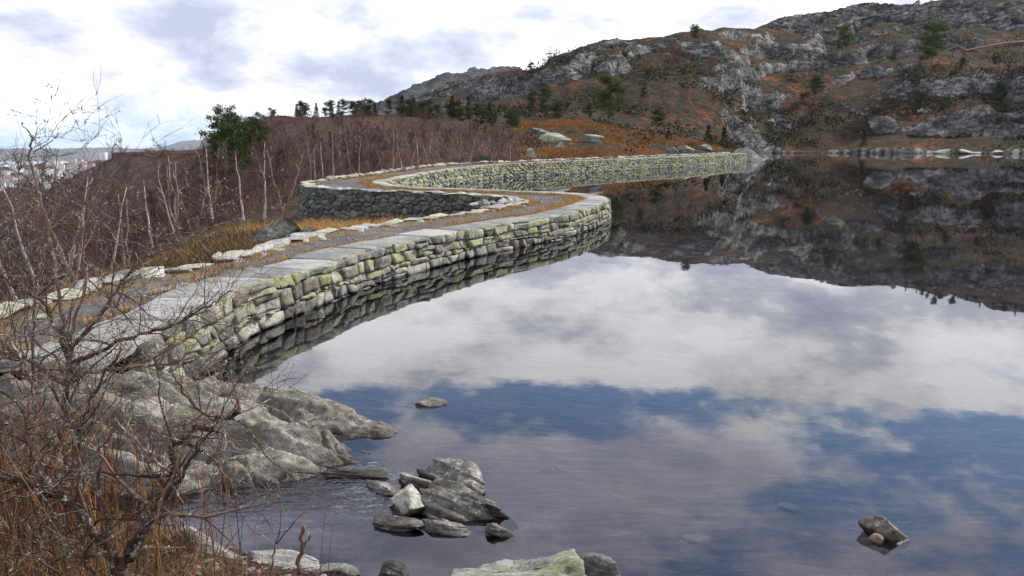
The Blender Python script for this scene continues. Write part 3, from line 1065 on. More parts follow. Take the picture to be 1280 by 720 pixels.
# the far wall: stones too small to pick apart, joined
mb = MB()
for cell in rubble_cells(sB1, sF1, lambda s: -.35, lambda s: lake_face.top(s) - .02, .46, .22, 1.55, r_):
    c, V, F3, F4 = stone_mesh(cell, .02, r_, False)
    mb.add(lake_face.map(V[:, 0] + c[0], V[:, 1] * 1.3, V[:, 2] + c[1]), F3, F4, r_.random())
o = obj('rubble', mb.mesh('rubble_far'), M['far_stone'], wall_lake)
o['kind'] = 'stuff'
o = None

# ------------------------------------------------------------------ dam top: path, coping, fringe
Lp, Rp, tp = PAIR[:, 0:2], PAIR[:, 2:4], PAIR[:, 4]
acr = Rp - Lp
wid = np.hypot(acr[:, 0], acr[:, 1])[:, None]
acr = acr / wid
vs = np.linspace(0, 1, 17)
nP = len(PAIR)
sP = np.concatenate([[0], np.cumsum(np.hypot(*np.diff((Lp + Rp) / 2, axis=0).T))])
V, E_ = [], []
for k, v in enumerate(vs):
    d = .12 + v * (wid - .24)
    xy = Lp + acr * d
    edge = np.maximum(np.clip((1.35 - d[:, 0]) / .7, 0, 1), np.clip((d[:, 0] - (wid[:, 0] - 1.25)) / .6, 0, 1))
    n = fbm(np.column_stack([xy * 1.2, np.zeros(nP)]), 4, 77)
    z = tp - .05 - .05 * (1 - edge) + .05 * (n - .5) - .05 * (v > .95)
    V.append(np.column_stack([xy, z]))
    E_.append(edge)
V.append(np.column_stack([(Lp + acr * (wid - .05)), tp - .8]))
E_.append(np.ones(nP))
V = np.vstack(V)
rows = len(vs) + 1
i = np.arange(nP - 1)
F = np.vstack([np.column_stack([r * nP + i, r * nP + i + 1, (r + 1) * nP + i + 1, (r + 1) * nP + i]) for r in range(rows - 1)])
path_o = dobj('footpath', mesh_from('footpath', V, F, True, {'edge': np.concatenate(E_)}), M['path'])

# coping slabs along the lake edge
r_ = np.random.default_rng(5)
s = sA0 - 1.0
slab_far = MB()
while s < sF1:
    L = r_.uniform(.9, 2.3)
    s1 = s + L - r_.uniform(.008, .022)
    m = 7
    S = np.linspace(max(s, 0), s1, m)
    wdt = np.interp(S, [0, 14, 22, 34, 42, 60, 200], [1.05, 1.0, .95, .95, .75, .7, .7]) + r_.uniform(-.16, .10)
    A = []
    hz_ = r_.uniform(-.016, .012)
    for f, dz in ((0, -.13), (0, -.012), (.05, 0), (.95, 0), (1.0, -.012), (1.0, -.13)):
        jit = r_.uniform(-.035, .035, m) if f in (0, 1.0) else np.zeros(m)
        A.append(lake_face.map(S, -(.03 + wdt * f) + jit, np.array([lake_face.top(q) for q in S]) + dz + hz_ + .022 * (fbm(np.column_stack([S * 2, np.full(m, f * 3), np.zeros(m)]), 3, 3) - .5)))
    V = np.vstack(A)
    i = np.arange(m - 1)
    F = np.vstack([np.column_stack([r * m + i, (r + 1) * m + i, (r + 1) * m + i + 1, r * m + i + 1]) for r in range(5)])
    caps = np.array([[r * m for r in range(6)][::-1], [r * m + m - 1 for r in range(6)]])
    rv = r_.random()
    if s < sA1 + 2:
        ctr = V.mean(0)
        o = obj('coping_slab', mesh_from('coping_slab', V - ctr, [F, caps], False, {'rnd': np.full(len(V), rv)}), M['slab'], dam)
        o.location = ctr + dam_off
    else:
        slab_far.add(V, None, F, rv)
    s += L
o = dobj('coping', slab_far.mesh('coping'), M['slab'])
o['kind'] = 'stuff'

# ------------------------------------------------------------------ rocks
def ico(sub):
    import bmesh
    bm = bmesh.new()
    bmesh.ops.create_icosphere(bm, subdivisions=sub, radius=1.0)
    V = np.array([v.co[:] for v in bm.verts])
    F = np.array([[v.index for v in f.verts] for f in bm.faces])
    bm.free()
    return V, F


_ICO = {k: ico(k) for k in (2, 3, 4, 5)}


def rock_verts(size, seed, sub=4, cuts=9, strata=.06, rough=.10, flat=.0, boxy=1.0):
    r = np.random.default_rng(seed)
    V, F = _ICO[sub]
    V = np.sign(V) * np.abs(V) ** boxy if boxy != 1.0 else V.copy()
    if boxy != 1.0:
        V[:, 1] *= 1 - (.15 + .35 * r.random()) * np.clip(V[:, 0], 0, 1)
        V[:, 2] *= 1 - .35 * r.random() * np.clip(V[:, 0], 0, 1)
        V = V / np.abs(V).max()
    for _ in range(cuts):
        n = r.normal(size=3)
        n /= np.linalg.norm(n)
        if flat and _ == 0:
            n = np.array([0, 0, 1.0])
        d = r.uniform(.34, .80)
        e = np.clip(V @ n - d, 0, None)
        V = V - e[:, None] * n * .97
    if boxy != 1.0:                                  # parallel beds weathered back by different amounts
        q = V[:, 2] * 4.5 + V[:, 0] * .5 + 1.1 * fbm(V * 1.3 + seed, 2, seed + 4)
        k = np.floor(q)
        f = q - k
        def lay(j):
            return _h3(j.astype(np.int64), np.zeros(len(j), np.int64), np.zeros(len(j), np.int64), seed)
        e = np.clip((f - .82) / .18, 0, 1)
        g = lay(k) * (1 - e) + lay(k + 1) * e
        V[:, :2] *= (1 - .26 * g)[:, None]
    rad = V / (np.linalg.norm(V, axis=1)[:, None] + 1e-9)
    o = r.uniform(0, 50, 3)
    n1 = fbm(V * 1.7 + o, 4, seed) - .5
    n2 = fbm(V * np.array([1.3, 4.5, 7.0]) + o, 5, seed + 9, .6, True) - .5
    V = V + rad * (rough * 2 * n1 + strata * 2 * n2)[:, None]
    V = V * np.asarray(size) * .5 / np.abs(V).max(0)
    return V, F


def rock(name, label, cat, loc, size, rz=0., tilt=(0, 0), seed=0, mat='shore_rock', sub=4, group=None, strata=.07, rough=.1, cuts=9, sink=.35, boxy=1.0):
    V, F = rock_verts(size, seed, sub, cuts, strata, rough, 0, boxy)
    R = np.array(Matrix.Rotation(rz, 3, 'Z') @ Matrix.Rotation(tilt[0], 3, 'X') @ Matrix.Rotation(tilt[1], 3, 'Y'))
    V = V @ R.T
    V[:, 2] += size[2] * (.5 - sink)
    o = obj(name, mesh_from(name, V, F, True, {'rnd': np.full(len(V), random.random())}), M[mat], None, loc)
    return tag(o, label, cat, group) if label else o


def ridge_rock(name, label, cat, lobes, x0, x1, y0, y1, step, mat, seed=0, base=-.55):
    """rounded outcrop as a fine relief made of sloping ridges"""
    xs = np.arange(x0, x1, step)
    ys = np.arange(y0, y1, step)
    X, Y = np.meshgrid(xs, ys)
    P = np.column_stack([X.ravel(), Y.ravel()])
    p3 = np.column_stack([P, np.zeros(len(P))])
    P = P + np.column_stack([fbm(p3 * 1.6, 3, seed) - .5, fbm(p3 * 1.6 + 9, 3, seed + 1) - .5]) * .26
    H = np.full(len(P), base)
    for pts, wf, wb, pw in lobes:
        pts = np.array(pts)
        best = np.full(len(P), -9.)
        for a, b in zip(pts[:-1], pts[1:]):
            ab = b[:2] - a[:2]
            t = np.clip(((P - a[:2]) @ ab) / (ab @ ab), 0, 1)
            q = P - a[:2] - t[:, None] * ab
            d = np.hypot(q[:, 0], q[:, 1])
            sgn = q[:, 1] - q[:, 0] * 0.0
            w_ = np.where(sgn < 0, wf, wb)
            hc = a[2] + (b[2] - a[2]) * t + .12
            h = hc - (hc + .15) * (d / w_) ** pw
            best = np.maximum(best, h)
        H = np.maximum(H, best)
    ang = -.42
    ca, sa = math.cos(ang), math.sin(ang)
    U = P[:, 0] * ca + P[:, 1] * sa
    W = -P[:, 0] * sa + P[:, 1] * ca
    st = fbm(np.column_stack([U * .8, W * 3.4 + H * 3.5, np.full(len(U), 3.)]), 6, seed + 3, .62, True)
    st2 = fbm(np.column_stack([U * 2.5, W * 2.5, H * 2]), 5, seed + 5)
    lg = (W * 3.2 + H * 2.2 + st2 * 1.6)
    lg = lg - np.floor(lg)
    H = H - .12 + .20 * (st - .55) + .10 * (st2 - .5) + .07 * (np.clip(lg / .8, 0, 1) - np.clip((lg - .8) / .2, 0, 1) - .5)
    # joints: cells of a stretched pattern, sunk along their edges
    rr = np.random.default_rng(seed + 40)
    cp = np.column_stack([rr.uniform(U.min(), U.max(), 90), rr.uniform(W.min(), W.max(), 90)])
    wob = np.column_stack([fbm(p3 * 3.1, 3, seed + 21) - .5, fbm(p3 * 3.1 + 5, 3, seed + 22) - .5]) * .35
    q = np.column_stack([U, W]) + wob
    f1 = np.full(len(q), 9.)
    f2 = np.full(len(q), 9.)
    hh = np.zeros(len(q))
    for j, c in enumerate(cp):
        d = np.hypot((q[:, 0] - c[0]) * .55, (q[:, 1] - c[1]) * 1.7)
        hh = np.where(d < f1, rr.uniform(-.05, .05), hh)
        f2 = np.where(d < f1, f1, np.minimum(f2, d))
        f1 = np.minimum(f1, d)
    H = H - .055 * (1 - np.clip((f2 - f1) / .07, 0, 1)) + hh * np.clip((f2 - f1) / .05, 0, 1)
    H = np.maximum(H, base)
    keep = H > base + .02
    nx, ny = len(xs), len(ys)
    V = np.column_stack([X.ravel(), Y.ravel(), H])
    i = np.arange(ny - 1)[:, None] * nx
    k = np.arange(nx - 1)[None, :]
    F = np.stack([i + k, i + k + 1, i + nx + k + 1, i + nx + k], -1).reshape(-1, 4)
    F = F[keep[F].any(1)]
    used = np.unique(F)
    mp = np.zeros(len(V), int)
    mp[used] = np.arange(len(used))
    V = V[used]
    c = np.array([V[:, 0].mean(), V[:, 1].mean(), 0])
    return tag(obj(name, mesh_from(name, V - c, mp[F], True, {'rnd': np.full(len(V), .5)}), M[mat], None, c), label, cat)


def crest(*pts):
    return [tuple(at_z(px, py, z)) for px, py, z in pts]


ridge_rock('rock_outcrop', 'big grey streaked rock outcrop sloping into the water at the near end of the dam', 'rock',
           [(crest((20, 470, .68), (215, 464, .56), (320, 484, .32), (405, 510, .17), (468, 534, .02)), .52, .42, 2.2),
            (crest((60, 500, .66), (180, 494, .60), (290, 510, .42), (375, 544, .24), (432, 572, .0)), .50, .6, 2.2),
            (crest((100, 560, .35), (230, 575, .22), (330, 580, .12), (370, 586, .05)), .3, .5, 2.2)],
           -6.6, -.7, 6.3, 10.8, .018, 'shore_rock', 4)

# the islet of tilted slabs in the shallow water
def rk(px, py, z, *a, **k):
    p = at_z(px, py, z)
    return p


ISLET = [
    ('pointed pale slab, rearmost and highest of the rock islet', (582, 606), (0.99, 0.50, 0.40), -.42, (-.50, .16), 11, 0.48),
    ('long narrow dark slab wedged in the middle of the rock islet', (592, 632), (1.08, 0.26, 0.25), -.66, (-.55, .06), 12, 0.50),
    ('blocky rock with a flat upright face on the left of the rock islet', (514, 634), (0.43, 0.43, 0.39), -.5, (.25, .2), 13, 0.46),
    ('broad ridged slab across the centre of the rock islet', (556, 638), (0.97, 0.39, 0.33), -.48, (-.55, .12), 14, 0.48),
    ('low pale slab at the front of the rock islet', (556, 660), (0.71, 0.30, 0.20), -.15, (-.25, .0), 15, 0.49),
    ('small rounded stone at the right tip of the rock islet', (624, 665), (0.31, 0.19, 0.17), -.25, (0, .15), 16, 0.49),
    ('low wet rock shelf awash at the left foot of the rock islet', (488, 658), (0.56, 0.22, 0.12), -.12, (0, 0), 17, 0.42),
    ('dark angular stone behind the blocky rock of the islet', (518, 604), (0.50, 0.30, 0.25), -.5, (-.3, .1), 18, 0.54),
    ('flat dark rock awash between the big outcrop and the islet', (448, 592), (0.65, 0.28, 0.10), -.2, (0, 0), 19, 0.45),
    ('wet rounded rock awash just left of the islet', (478, 612), (0.43, 0.26, 0.10), -.25, (0, 0), 20, 0.40),
]
for lab, (px, py), size, rz, tilt, seed, sink in ISLET:
    p = at_z(px, py, 0)
    rock('islet_rock', lab, 'rock', (p[0], p[1], 0), size, rz, tilt, seed, 'islet_rock', 5, 'rocks of the islet', .055, .11, 13, sink, (.75, .66, .9, .72, .85, .98, .85, .8, .9, .95)[seed - 11])

p = at_z(1112, 672, 0)
rock('lake_stone', 'lone wedge shaped stone with brown foot standing in the shallows at lower right', 'rock', (p[0], p[1], 0), (.48, .24, .27), -.30, (.15, .30), 31, 'lone_rock', 4, None, .05, .09, 11, .47, .85)
p = at_z(1098, 674, 0)
rock('lake_stone', 'small orange brown pebble at the foot of the lone wedge stone', 'rock', (p[0] - .03, p[1] - .05, 0), (.13, .10, .09), .2, (0, 0), 32, 'brown_rock', 3, None, .03, .08, 9, .3)
p = at_z(540, 505, 0)
rock('lake_stone', 'small low dark stone just breaking the calm water beyond the outcrop', 'rock', (p[0], p[1], 0), (.40, .20, .12), -.1, (0, .1), 33, 'islet_rock', 4, None, .05, .08, 8, .42)
# bank boulders
p = at_y(652, 722, 5.0)
rock('bank_boulder', 'wide grey boulder with green moss patches at the bottom edge of the water', 'rock', (p[0] + .05, 4.97, -.02), (1.12, .70, .62), -.1, (-.25, .10), 41, 'mossy_rock', 5, None, .08, .08, 9, .45, .75)
p = at_y(752, 722, 5.0)
rock('bank_boulder', 'smaller grey boulder right of the mossy one at the bottom edge', 'rock', (p[0], 5.0, -.03), (.50, .36, .40), -.5, (-.3, .2), 42, 'shore_rock', 4, None, .08, .06, 9, .35, .75)
p = at_y(488, 722, 5.1)
rock('bank_boulder', 'small smooth pale stone poking up at the bottom edge left of the boulders', 'rock', (p[0], p[1], .0), (.26, .2, .24), .3, (0, 0), 43, 'shore_rock', 3, None, .04, .07, 7, .3)
for k, (px, py, z, size, rz, lab) in enumerate([
        (262, 690, .10, (.85, .34, .22), -.38, 'pale flat rock slab lying along the edge of the near bank'),
        (345, 706, .06, (.70, .26, .18), -.30, 'second pale rock slab on the near bank towards the dead stump'),
        (418, 716, .04, (.46, .28, .20), -.2, 'short pale rock at the right end of the near bank'),
        (205, 672, .10, (.34, .22, .16), -.2, 'small whitish rock at the water edge beside the shrub')]):
    p = at_z(px, py, z)
    rock('bank_slab', lab, 'rock', (p[0], p[1], z), size, rz, (-.1, 0), 50 + k, 'bank_rock', 4, None, .09, .05, 8, .45, .7)
# submerged flat stones
for k, (px, py, s_, lab) in enumerate([(875, 657, .20, 'flat pale stone lying under water left of the lone wedge stone'), (690, 560, .14, 'small pale stone on the lake bottom beyond the rock islet'), (985, 617, .13, 'faint flat stone on the lake bottom in mid shallows')]):
    p = at_z(px, py, -.18)
    zz = gz(p[0], p[1])
    rock('sunken_stone', lab, 'rock', (p[0], p[1], zz + .02), (s_ * 1.5, s_, .09), -.3, (0, 0), 60 + k, 'edge_stone', 3, None, .03, .05, 7, .4)
# floating sticks
M['bark_dark'] = simple_mat('bark_dark', (0.022, 0.018, 0.014), (0.075, 0.062, 0.048), 20, .9)
for (a, b, lab) in [((360, 489), (378, 494), 'thin dark stick floating near the outcrop, left one'), ((362, 493), (373, 496), 'shortest dark stick floating beside the left one'), ((396, 498), (415, 503), 'thicker dark stick floating near the outcrop, right one')]:
    p, q = at_z(*a, .004), at_z(*b, .004)
    mb = MB()
    m_ = (p + q) / 2
    mb.tube([p - m_, (q - p) * .1 + np.array([0, .01, .004]), q - m_], [.012, .017, .009], 6)
    tag(obj('floating_stick', mb.mesh('floating_stick'), M['bark_dark'], None, m_), lab, 'stick')

# boulders on the downstream side and beyond the dam
p = at_y(352, 292, 21.5)
for k, (px, Y, size, lab) in enumerate([(345, 21.6, (1.5, 1.0, .85), 'large grey boulder beside the path below the dark wall'), (380, 21.8, (.9, .8, .55), 'grey boulder leaning on the right of the large one by the path'), (322, 21.2, (.7, .6, .5), 'smaller grey boulder on the left of the large one by the path'), (366, 20.9, (.8, .5, .4), 'low grey rock in front of the large boulder by the path')]):
    X = (px - 640) / 1016 * Y
    rock('boulder', lab, 'rock', (X, Y, gz(X, Y)), size, .3 * k, (0, 0), 70 + k, 'shore_rock', 4, None, .06, .08, 8, .2)


def on_ground(px, py, y0=12., y1=4500.):
    """first point of the terrain met by the view ray at that photo position"""
    Y = np.exp(np.linspace(math.log(y0), math.log(y1), 500))
    d = np.array([px - 640, _c * 1000 + _s * (360 - py), -_s * 1000 + _c * (360 - py)])
    X = d[0] / d[1] * Y
    Z = 3 + d[2] / d[1] * Y
    g = gz_many(X, Y)
    hit = np.where(g >= Z)[0]
    if len(hit) == 0:
        k = np.argmax(g - Z - 1e-5 * Y)
    else:
        k = hit[0]
    return np.array([X[k], Y[k], g[k]])


FAR_ROCKS = [  # px, py(base), width m, height m, depth range, label
    (700, 176, 6.5, 1.4, (100, 200), 'long pale green rock outcrop above the far wall of the dam'),
    (672, 166, 4.5, 1.1, (100, 220), 'low pale rock left of the long pale outcrop'),
    (738, 177, 4.0, 1.2, (100, 200), 'grey rock at the right end of the long pale outcrop'),
    (664, 196, 1.6, 1.5, (80, 150), 'upright white rock streak on the heath behind the far wall'),
    (698, 186, 2.0, 1.2, (80, 150), 'small grey stone in the heath behind the far wall'),
    (858, 190, 3.2, 1.2, (116, 190), 'dark cornered pale rock close behind the far end of the dam'),
    (838, 192, 3.0, 1.2, (112, 190), 'low pale rock behind the dam left of the cornered one'),
    (882, 188, 3.6, 1.2, (122, 200), 'light grey rock behind the dam before its end dome'),
]
for k, (px, py, wd, hg, (a, b), lab) in enumerate(FAR_ROCKS):
    p = on_ground(px, py, a, b)
    rock('boulder', lab, 'rock', p, (wd, wd * .6, hg * 1.5), .2 * k - .5, (0, 0), 90 + k, 'crag', 4, None, .12, .08, 9, .42, .7)
rock('boulder', 'big smooth dome of rock where the far end of the dam meets the shore', 'rock', (41.0, 146, .1), (10, 7, 3.6), .9, (0, 0), 99, 'crag', 5, None, .03, .05, 6, .4)
rock('boulder', 'flat white rock in the water off the end of the dam', 'rock', (47.5, 158, 0), (4.2, 2.2, 1.0), .1, (0, 0), 100, 'edge_stone', 3, None, .04, .06, 7, .35)
for k, (px, Y, wd, hg, lab) in enumerate([
        (1045, 268, 5.2, 2.2, 'white shore stone on the far shore left of the dark juniper'),
        (1085, 270, 1.8, 1.2, 'smallest white stone on the far shore beside the orange bank'),
        (1207, 251, 6.0, 2.3, 'widest white rock at the far waterline below the cliff'),
        (1222, 251, 3.0, 1.2, 'low white stone touching the widest white rock on the far shore'),
        (1245, 250, 5.6, 2.0, 'white rock on the far shore second from the right'),
        (1271, 249, 3.0, 2.2, 'rightmost white rock on the far shore'),
        (1180, 252, 7.5, 3.2, 'grey rounded boulder at the far waterline left of the white rocks'),
        (1060, 268, 2.4, 1.0, 'small white stone right of the white shore stone by the juniper')]):
    X = (px - 640) / 1016 * Y
    rock('shore_stone', lab, 'rock', (X, Y, max(.05, min(gz(X, Y), .4))), (wd, wd * .6, hg), .1 * k, (0, 0), 110 + k, 'edge_stone' if k != 6 else 'crag', 3, 'stones along the far shore', .04, .08, 8, .35)

# pale rough stones along the downstream edge of the path
r_ = np.random.default_rng(33)
EDGE = [mesh_from('edge_stone', *rock_verts((1, 1, 1), 200 + k, 3, 9, .05, .07), True, {'rnd': np.full(len(_ICO[3][0]), r_.random())}) for k in range(8)]
for e_ in EDGE:
    e_.materials.append(M['edge_stone'])


def edge_stone(x, y, z, sx, sy, sz, rz, parent=None):
    o = bpy.data.objects.new('edge_stone', EDGE[r_.integers(8)])
    COL.objects.link(o)
    o.parent = dam
    o.location = Vector((x, y, z)) + Vector(dam_off)
    o.scale = (sx, sy, sz)
    o.rotation_euler = (r_.uniform(-.08, .08), r_.uniform(-.08, .08), rz)
    return o


s = 0.2
s_end = index_at((-10.4, 45), REd, sR)
while s < s_end:
    p, n = down_face.frame(s)
    t = down_face.top(s)
    ln = r_.uniform(.45, 1.15)
    rz = math.atan2(n[0], -n[1]) + r_.uniform(-.3, .3)
    on_wall = s > sD0 + .3
    dd = r_.uniform(.12, .30)
    edge_stone(p[0] - n[0] * dd, p[1] - n[1] * dd, t - .02 + r_.uniform(-.02, .03), ln * 1.08, r_.uniform(.45, .75), r_.uniform(.12, .21), rz)
    if not on_wall and r_.random() < .55:
        dd = r_.uniform(-.45, -.05)
        edge_stone(p[0] - n[0] * dd, p[1] - n[1] * dd, t - .14 + r_.uniform(-.06, .02), r_.uniform(.35, .8), r_.uniform(.3, .5), r_.uniform(.2, .3), rz + r_.uniform(-.5, .5))
    if not on_wall and r_.random() < .4:
        dd = r_.uniform(.5, .75)
        edge_stone(p[0] - n[0] * dd, p[1] - n[1] * dd, t - .05, r_.uniform(.2, .5), r_.uniform(.18, .35), r_.uniform(.08, .16), rz + r_.uniform(-.5, .5))
    s += ln * .80
# heap of pale stones at the inner bend
for k in range(34):
    a = r_.uniform(-2.4, .9)
    rr = r_.uniform(.0, 1.0)
    x, y = -.55 + rr * .8 * math.cos(a) + r_.uniform(-.5, .5), 31.0 + rr * 1.4 * math.sin(a) + r_.uniform(-.8, .8)
    edge_stone(x, y, .74 + r_.uniform(-.06, .10), r_.uniform(.25, .6), r_.uniform(.2, .4), r_.uniform(.15, .28), r_.uniform(0, 6))
# rough edge further along, too small to pick apart
mb = MB()
s = s_end
while s < sR[-1]:
    p, n = down_face.frame(s)
    t = down_face.top(s)
    V, F = rock_verts((r_.uniform(.6, 1.5), r_.uniform(.4, .7), r_.uniform(.18, .42)), int(r_.integers(1e6)), 2, 7, .04, .07)
    a = math.atan2(n[0], -n[1])
    R = np.array(Matrix.Rotation(a, 3, 'Z'))
    mb.add(V @ R.T + [p[0] - n[0] * .2, p[1] - n[1] * .2, t + .02], F, None, r_.random())
    s += r_.uniform(.5, 1.0)
o = dobj('edge_rubble', mb.mesh('edge_rubble'), M['edge_stone'])
o['kind'] = 'stuff'

# loose stones on the path
mb = MB()
for _ in range(650):
    i = r_.integers(8, int(len(PAIR) * .33))
    w0 = wid[i, 0]
    d = r_.uniform(1.05, w0 - .4)
    c = Lp[i] + acr[i] * d
    V, F = rock_verts((r_.uniform(.03, .13), r_.uniform(.03, .09), r_.uniform(.02, .05)), int(r_.integers(1e6)), 2, 6, .03, .06)
    mb.add(V @ np.array(Matrix.Rotation(r_.uniform(0, 6.28), 3, 'Z')).T + [c[0], c[1], tp[i] - .085], F, None, r_.random())
o = dobj('path_gravel', mb.mesh('path_gravel'), M['edge_stone'])
o['kind'] = 'stuff'


# puddles
def puddle(name, label, c, a, b, rz, z, seed):
    th = np.linspace(0, 2 * math.pi, 28, endpoint=False)
    rr = .75 + .5 * fbm(np.column_stack([np.cos(th) * 1.3 + seed, np.sin(th) * 1.3, np.zeros(28)]), 3, seed)
    x, y = a * rr * np.cos(th), b * rr * np.sin(th)
    V = np.column_stack([x * math.cos(rz) - y * math.sin(rz), x * math.sin(rz) + y * math.cos(rz), np.zeros(28)])
    V = np.vstack([V, [[0, 0, 0]]])
    F = np.array([[i, (i + 1) % 28, 28] for i in range(28)])
    o = obj(name, mesh_from(name, V, F), M['puddle'], None, (c[0], c[1], z))
    return tag(o, label, 'puddle')


def puddle_mat():
    m, N = material('puddle_water')
    pos = N.n('ShaderNodeNewGeometry').outputs['Position']
    nrm = N.bump(N.noise(pos, 7.0, 2), .2, .004)
    b = N.n('ShaderNodeBsdfPrincipled', None, Base_Color=(0.015, 0.015, 0.018), Roughness=0.03, IOR=1.6, Normal=nrm)
    N.n('ShaderNodeOutputMaterial', None, Surface=b)
    return m


M['puddle'] = puddle_mat()
p = at_z(225, 359, .70)
puddle('puddle', 'long blue tinged puddle on the footpath near the shrub', p, .75, .17, 1.15, .722, 3)



# ------------------------------------------------------------------ plants
M['birch_bark'] = simple_mat('birch_bark', (0.12, 0.09, 0.072), (0.32, 0.27, 0.23), 3.0, .85, (0.52, 0.47, 0.42))
M['twig_dark_bark'] = simple_mat('birch_bark_dull', (0.045, 0.028, 0.026), (0.13, 0.085, 0.078), 3.0, .85, (0.20, 0.15, 0.13))
M['twig_purple'] = simple_mat('twig_purple', (0.036, 0.019, 0.019), (0.105, 0.052, 0.050), 0.6, .9, tint=((0.135, 0.082, 0.066), (0.105, 0.050, 0.056)))
M['twig_grey'] = simple_mat('twig_grey', (0.035, 0.030, 0.028), (0.115, 0.090, 0.080), 0.6, .9)
M['pine_bark'] = simple_mat('pine_bark', (0.05, 0.03, 0.02), (0.14, 0.08, 0.05), 4.0, .9)
M['pine_needles'] = simple_mat('pine_needles', (0.014, 0.025, 0.007), (0.050, 0.072, 0.017), 0.9, .7, (0.085, 0.11, 0.025), trans=.15)
M['pine_light'] = simple_mat('pine_light', (0.022, 0.038, 0.008), (0.075, 0.105, 0.02), 0.9, .7, (0.11, 0.135, 0.03), trans=.2)
M['spruce_needles'] = simple_mat('spruce_needles', (0.007, 0.014, 0.006), (0.024, 0.040, 0.014), 1.2, .7, trans=.1)
M['scrub'] = simple_mat('scrub_leaves', (0.012, 0.018, 0.006), (0.036, 0.042, 0.013), 0.10, .85, (0.085, 0.036, 0.022))
M['dry_grass'] = simple_mat('dry_grass', (0.17, 0.085, 0.025), (0.40, 0.23, 0.07), 1.0, .8, (0.55, 0.38, 0.15), trans=.25)
M['heath_straw'] = simple_mat('heath_straw', (0.10, 0.035, 0.012), (0.28, 0.12, 0.03), .12, .85, (0.46, 0.28, 0.09), trans=.2)
M['bank_grass'] = simple_mat('bank_grass', (0.04, 0.026, 0.012), (0.15, 0.082, 0.03), 2.0, .8, (0.29, 0.21, 0.08), trans=.2)
M['red_stem'] = simple_mat('red_stem', (0.055, 0.022, 0.012), (0.19, 0.078, 0.032), 4.0, .7, (0.38, 0.22, 0.09))


def slivers(mb, P, D, L, W, r, a=None):
    """long thin triangles from P along D (n,3)"""
    n = len(P)
    D = D / (np.linalg.norm(D, axis=1)[:, None] + 1e-9)
    s_ = np.cross(D, r.normal(size=(n, 3)))
    s_ /= np.linalg.norm(s_, axis=1)[:, None] + 1e-9
    L = np.broadcast_to(L, (n,))[:, None]
    W = np.broadcast_to(W, (n,))[:, None]
    bend = r.normal(0, .10, (n, 3)) * L
    V = np.stack([P - s_ * W / 2, P + s_ * W / 2, P + D * L + bend], 1).reshape(-1, 3)
    F = np.arange(3 * n).reshape(-1, 3)
    mb.add(V, F, None, np.repeat(r.random(n) if a is None else a, 3))


def birch_meshes(seed, H=6.0, spread=.32, trunks=1, twigs=1300, thick=1.0):
    r = np.random.default_rng(seed)
    tr, cr = MB(), MB()
    tips, dirs, lens = [], [], []
    for k in range(trunks):
        n = 9
        lean = r.normal(0, .06, 2) + (0 if trunks == 1 else r.normal(0, .16, 2))
        z = np.linspace(-.25, H * r.uniform(.85, 1), n)
        w_ = np.cumsum(r.normal(0, (.035 if thick == 1 else .075) * H / 6, (n, 2)), 0)
        pts = np.column_stack([w_[:, 0] + lean[0] * z, w_[:, 1] + lean[1] * z, z])
        rad = np.linspace(.055, .010, n) * H / 6 * (1.25 if trunks == 1 else .95) * thick
        tr.tube(pts, rad, 6, r.uniform(.5, 1))
        for b in range(int(16 / trunks) + 8):
            f = r.uniform(.12, .98)
            i = f * (n - 1)
            i0 = min(int(i), n - 2)
            p = pts[i0] + (pts[i0 + 1] - pts[i0]) * (i - i0)
            az = r.uniform(0, 2 * math.pi)
            up = r.uniform(.5, 1.3)
            d = np.array([math.cos(az), math.sin(az), up])
            d /= np.linalg.norm(d)
            L = H * spread * r.uniform(.5, 1.1) * (1.15 - f * .8)
            q = [p]
            for t in range(4):
                d = d + r.normal(0, .16, 3) + np.array([0, 0, .06])
                d /= np.linalg.norm(d)
                q.append(q[-1] + d * L / 4)
            q = np.array(q)
            pale = thick > 1 and b < 6
            (tr if pale else cr).tube(q, np.linspace(.024 if pale else .020, .006, 5) * H / 6, 4 if pale else 3, r.uniform(.3, .8), cap=False)
            m = int(twigs / (trunks * (int(16 / trunks) + 8)))
            for _ in range(3):
                pass
            ff = r.uniform(.15, 1.0, m) * 4
            j = np.minimum(ff.astype(int), 3)
            base = q[j] + (q[j + 1] - q[j]) * (ff - j)[:, None]
            dd = d[None] * .8 + r.normal(0, .62, (m, 3)) + np.array([0, 0, .18])
            base = base + r.normal(0, .055 * H / 6, (m, 3))
            tips.append(base)
            dirs.append(dd)
            lens.append(r.uniform(.25, .75, m) * H / 6 * L / (H * spread) * 1.2)
    P, D, Ln = np.vstack(tips), np.vstack(dirs), np.concatenate(lens)
    slivers(cr, P, D, Ln, .020 * H / 6, r)
    return tr.mesh('trunk'), cr.mesh('crown')


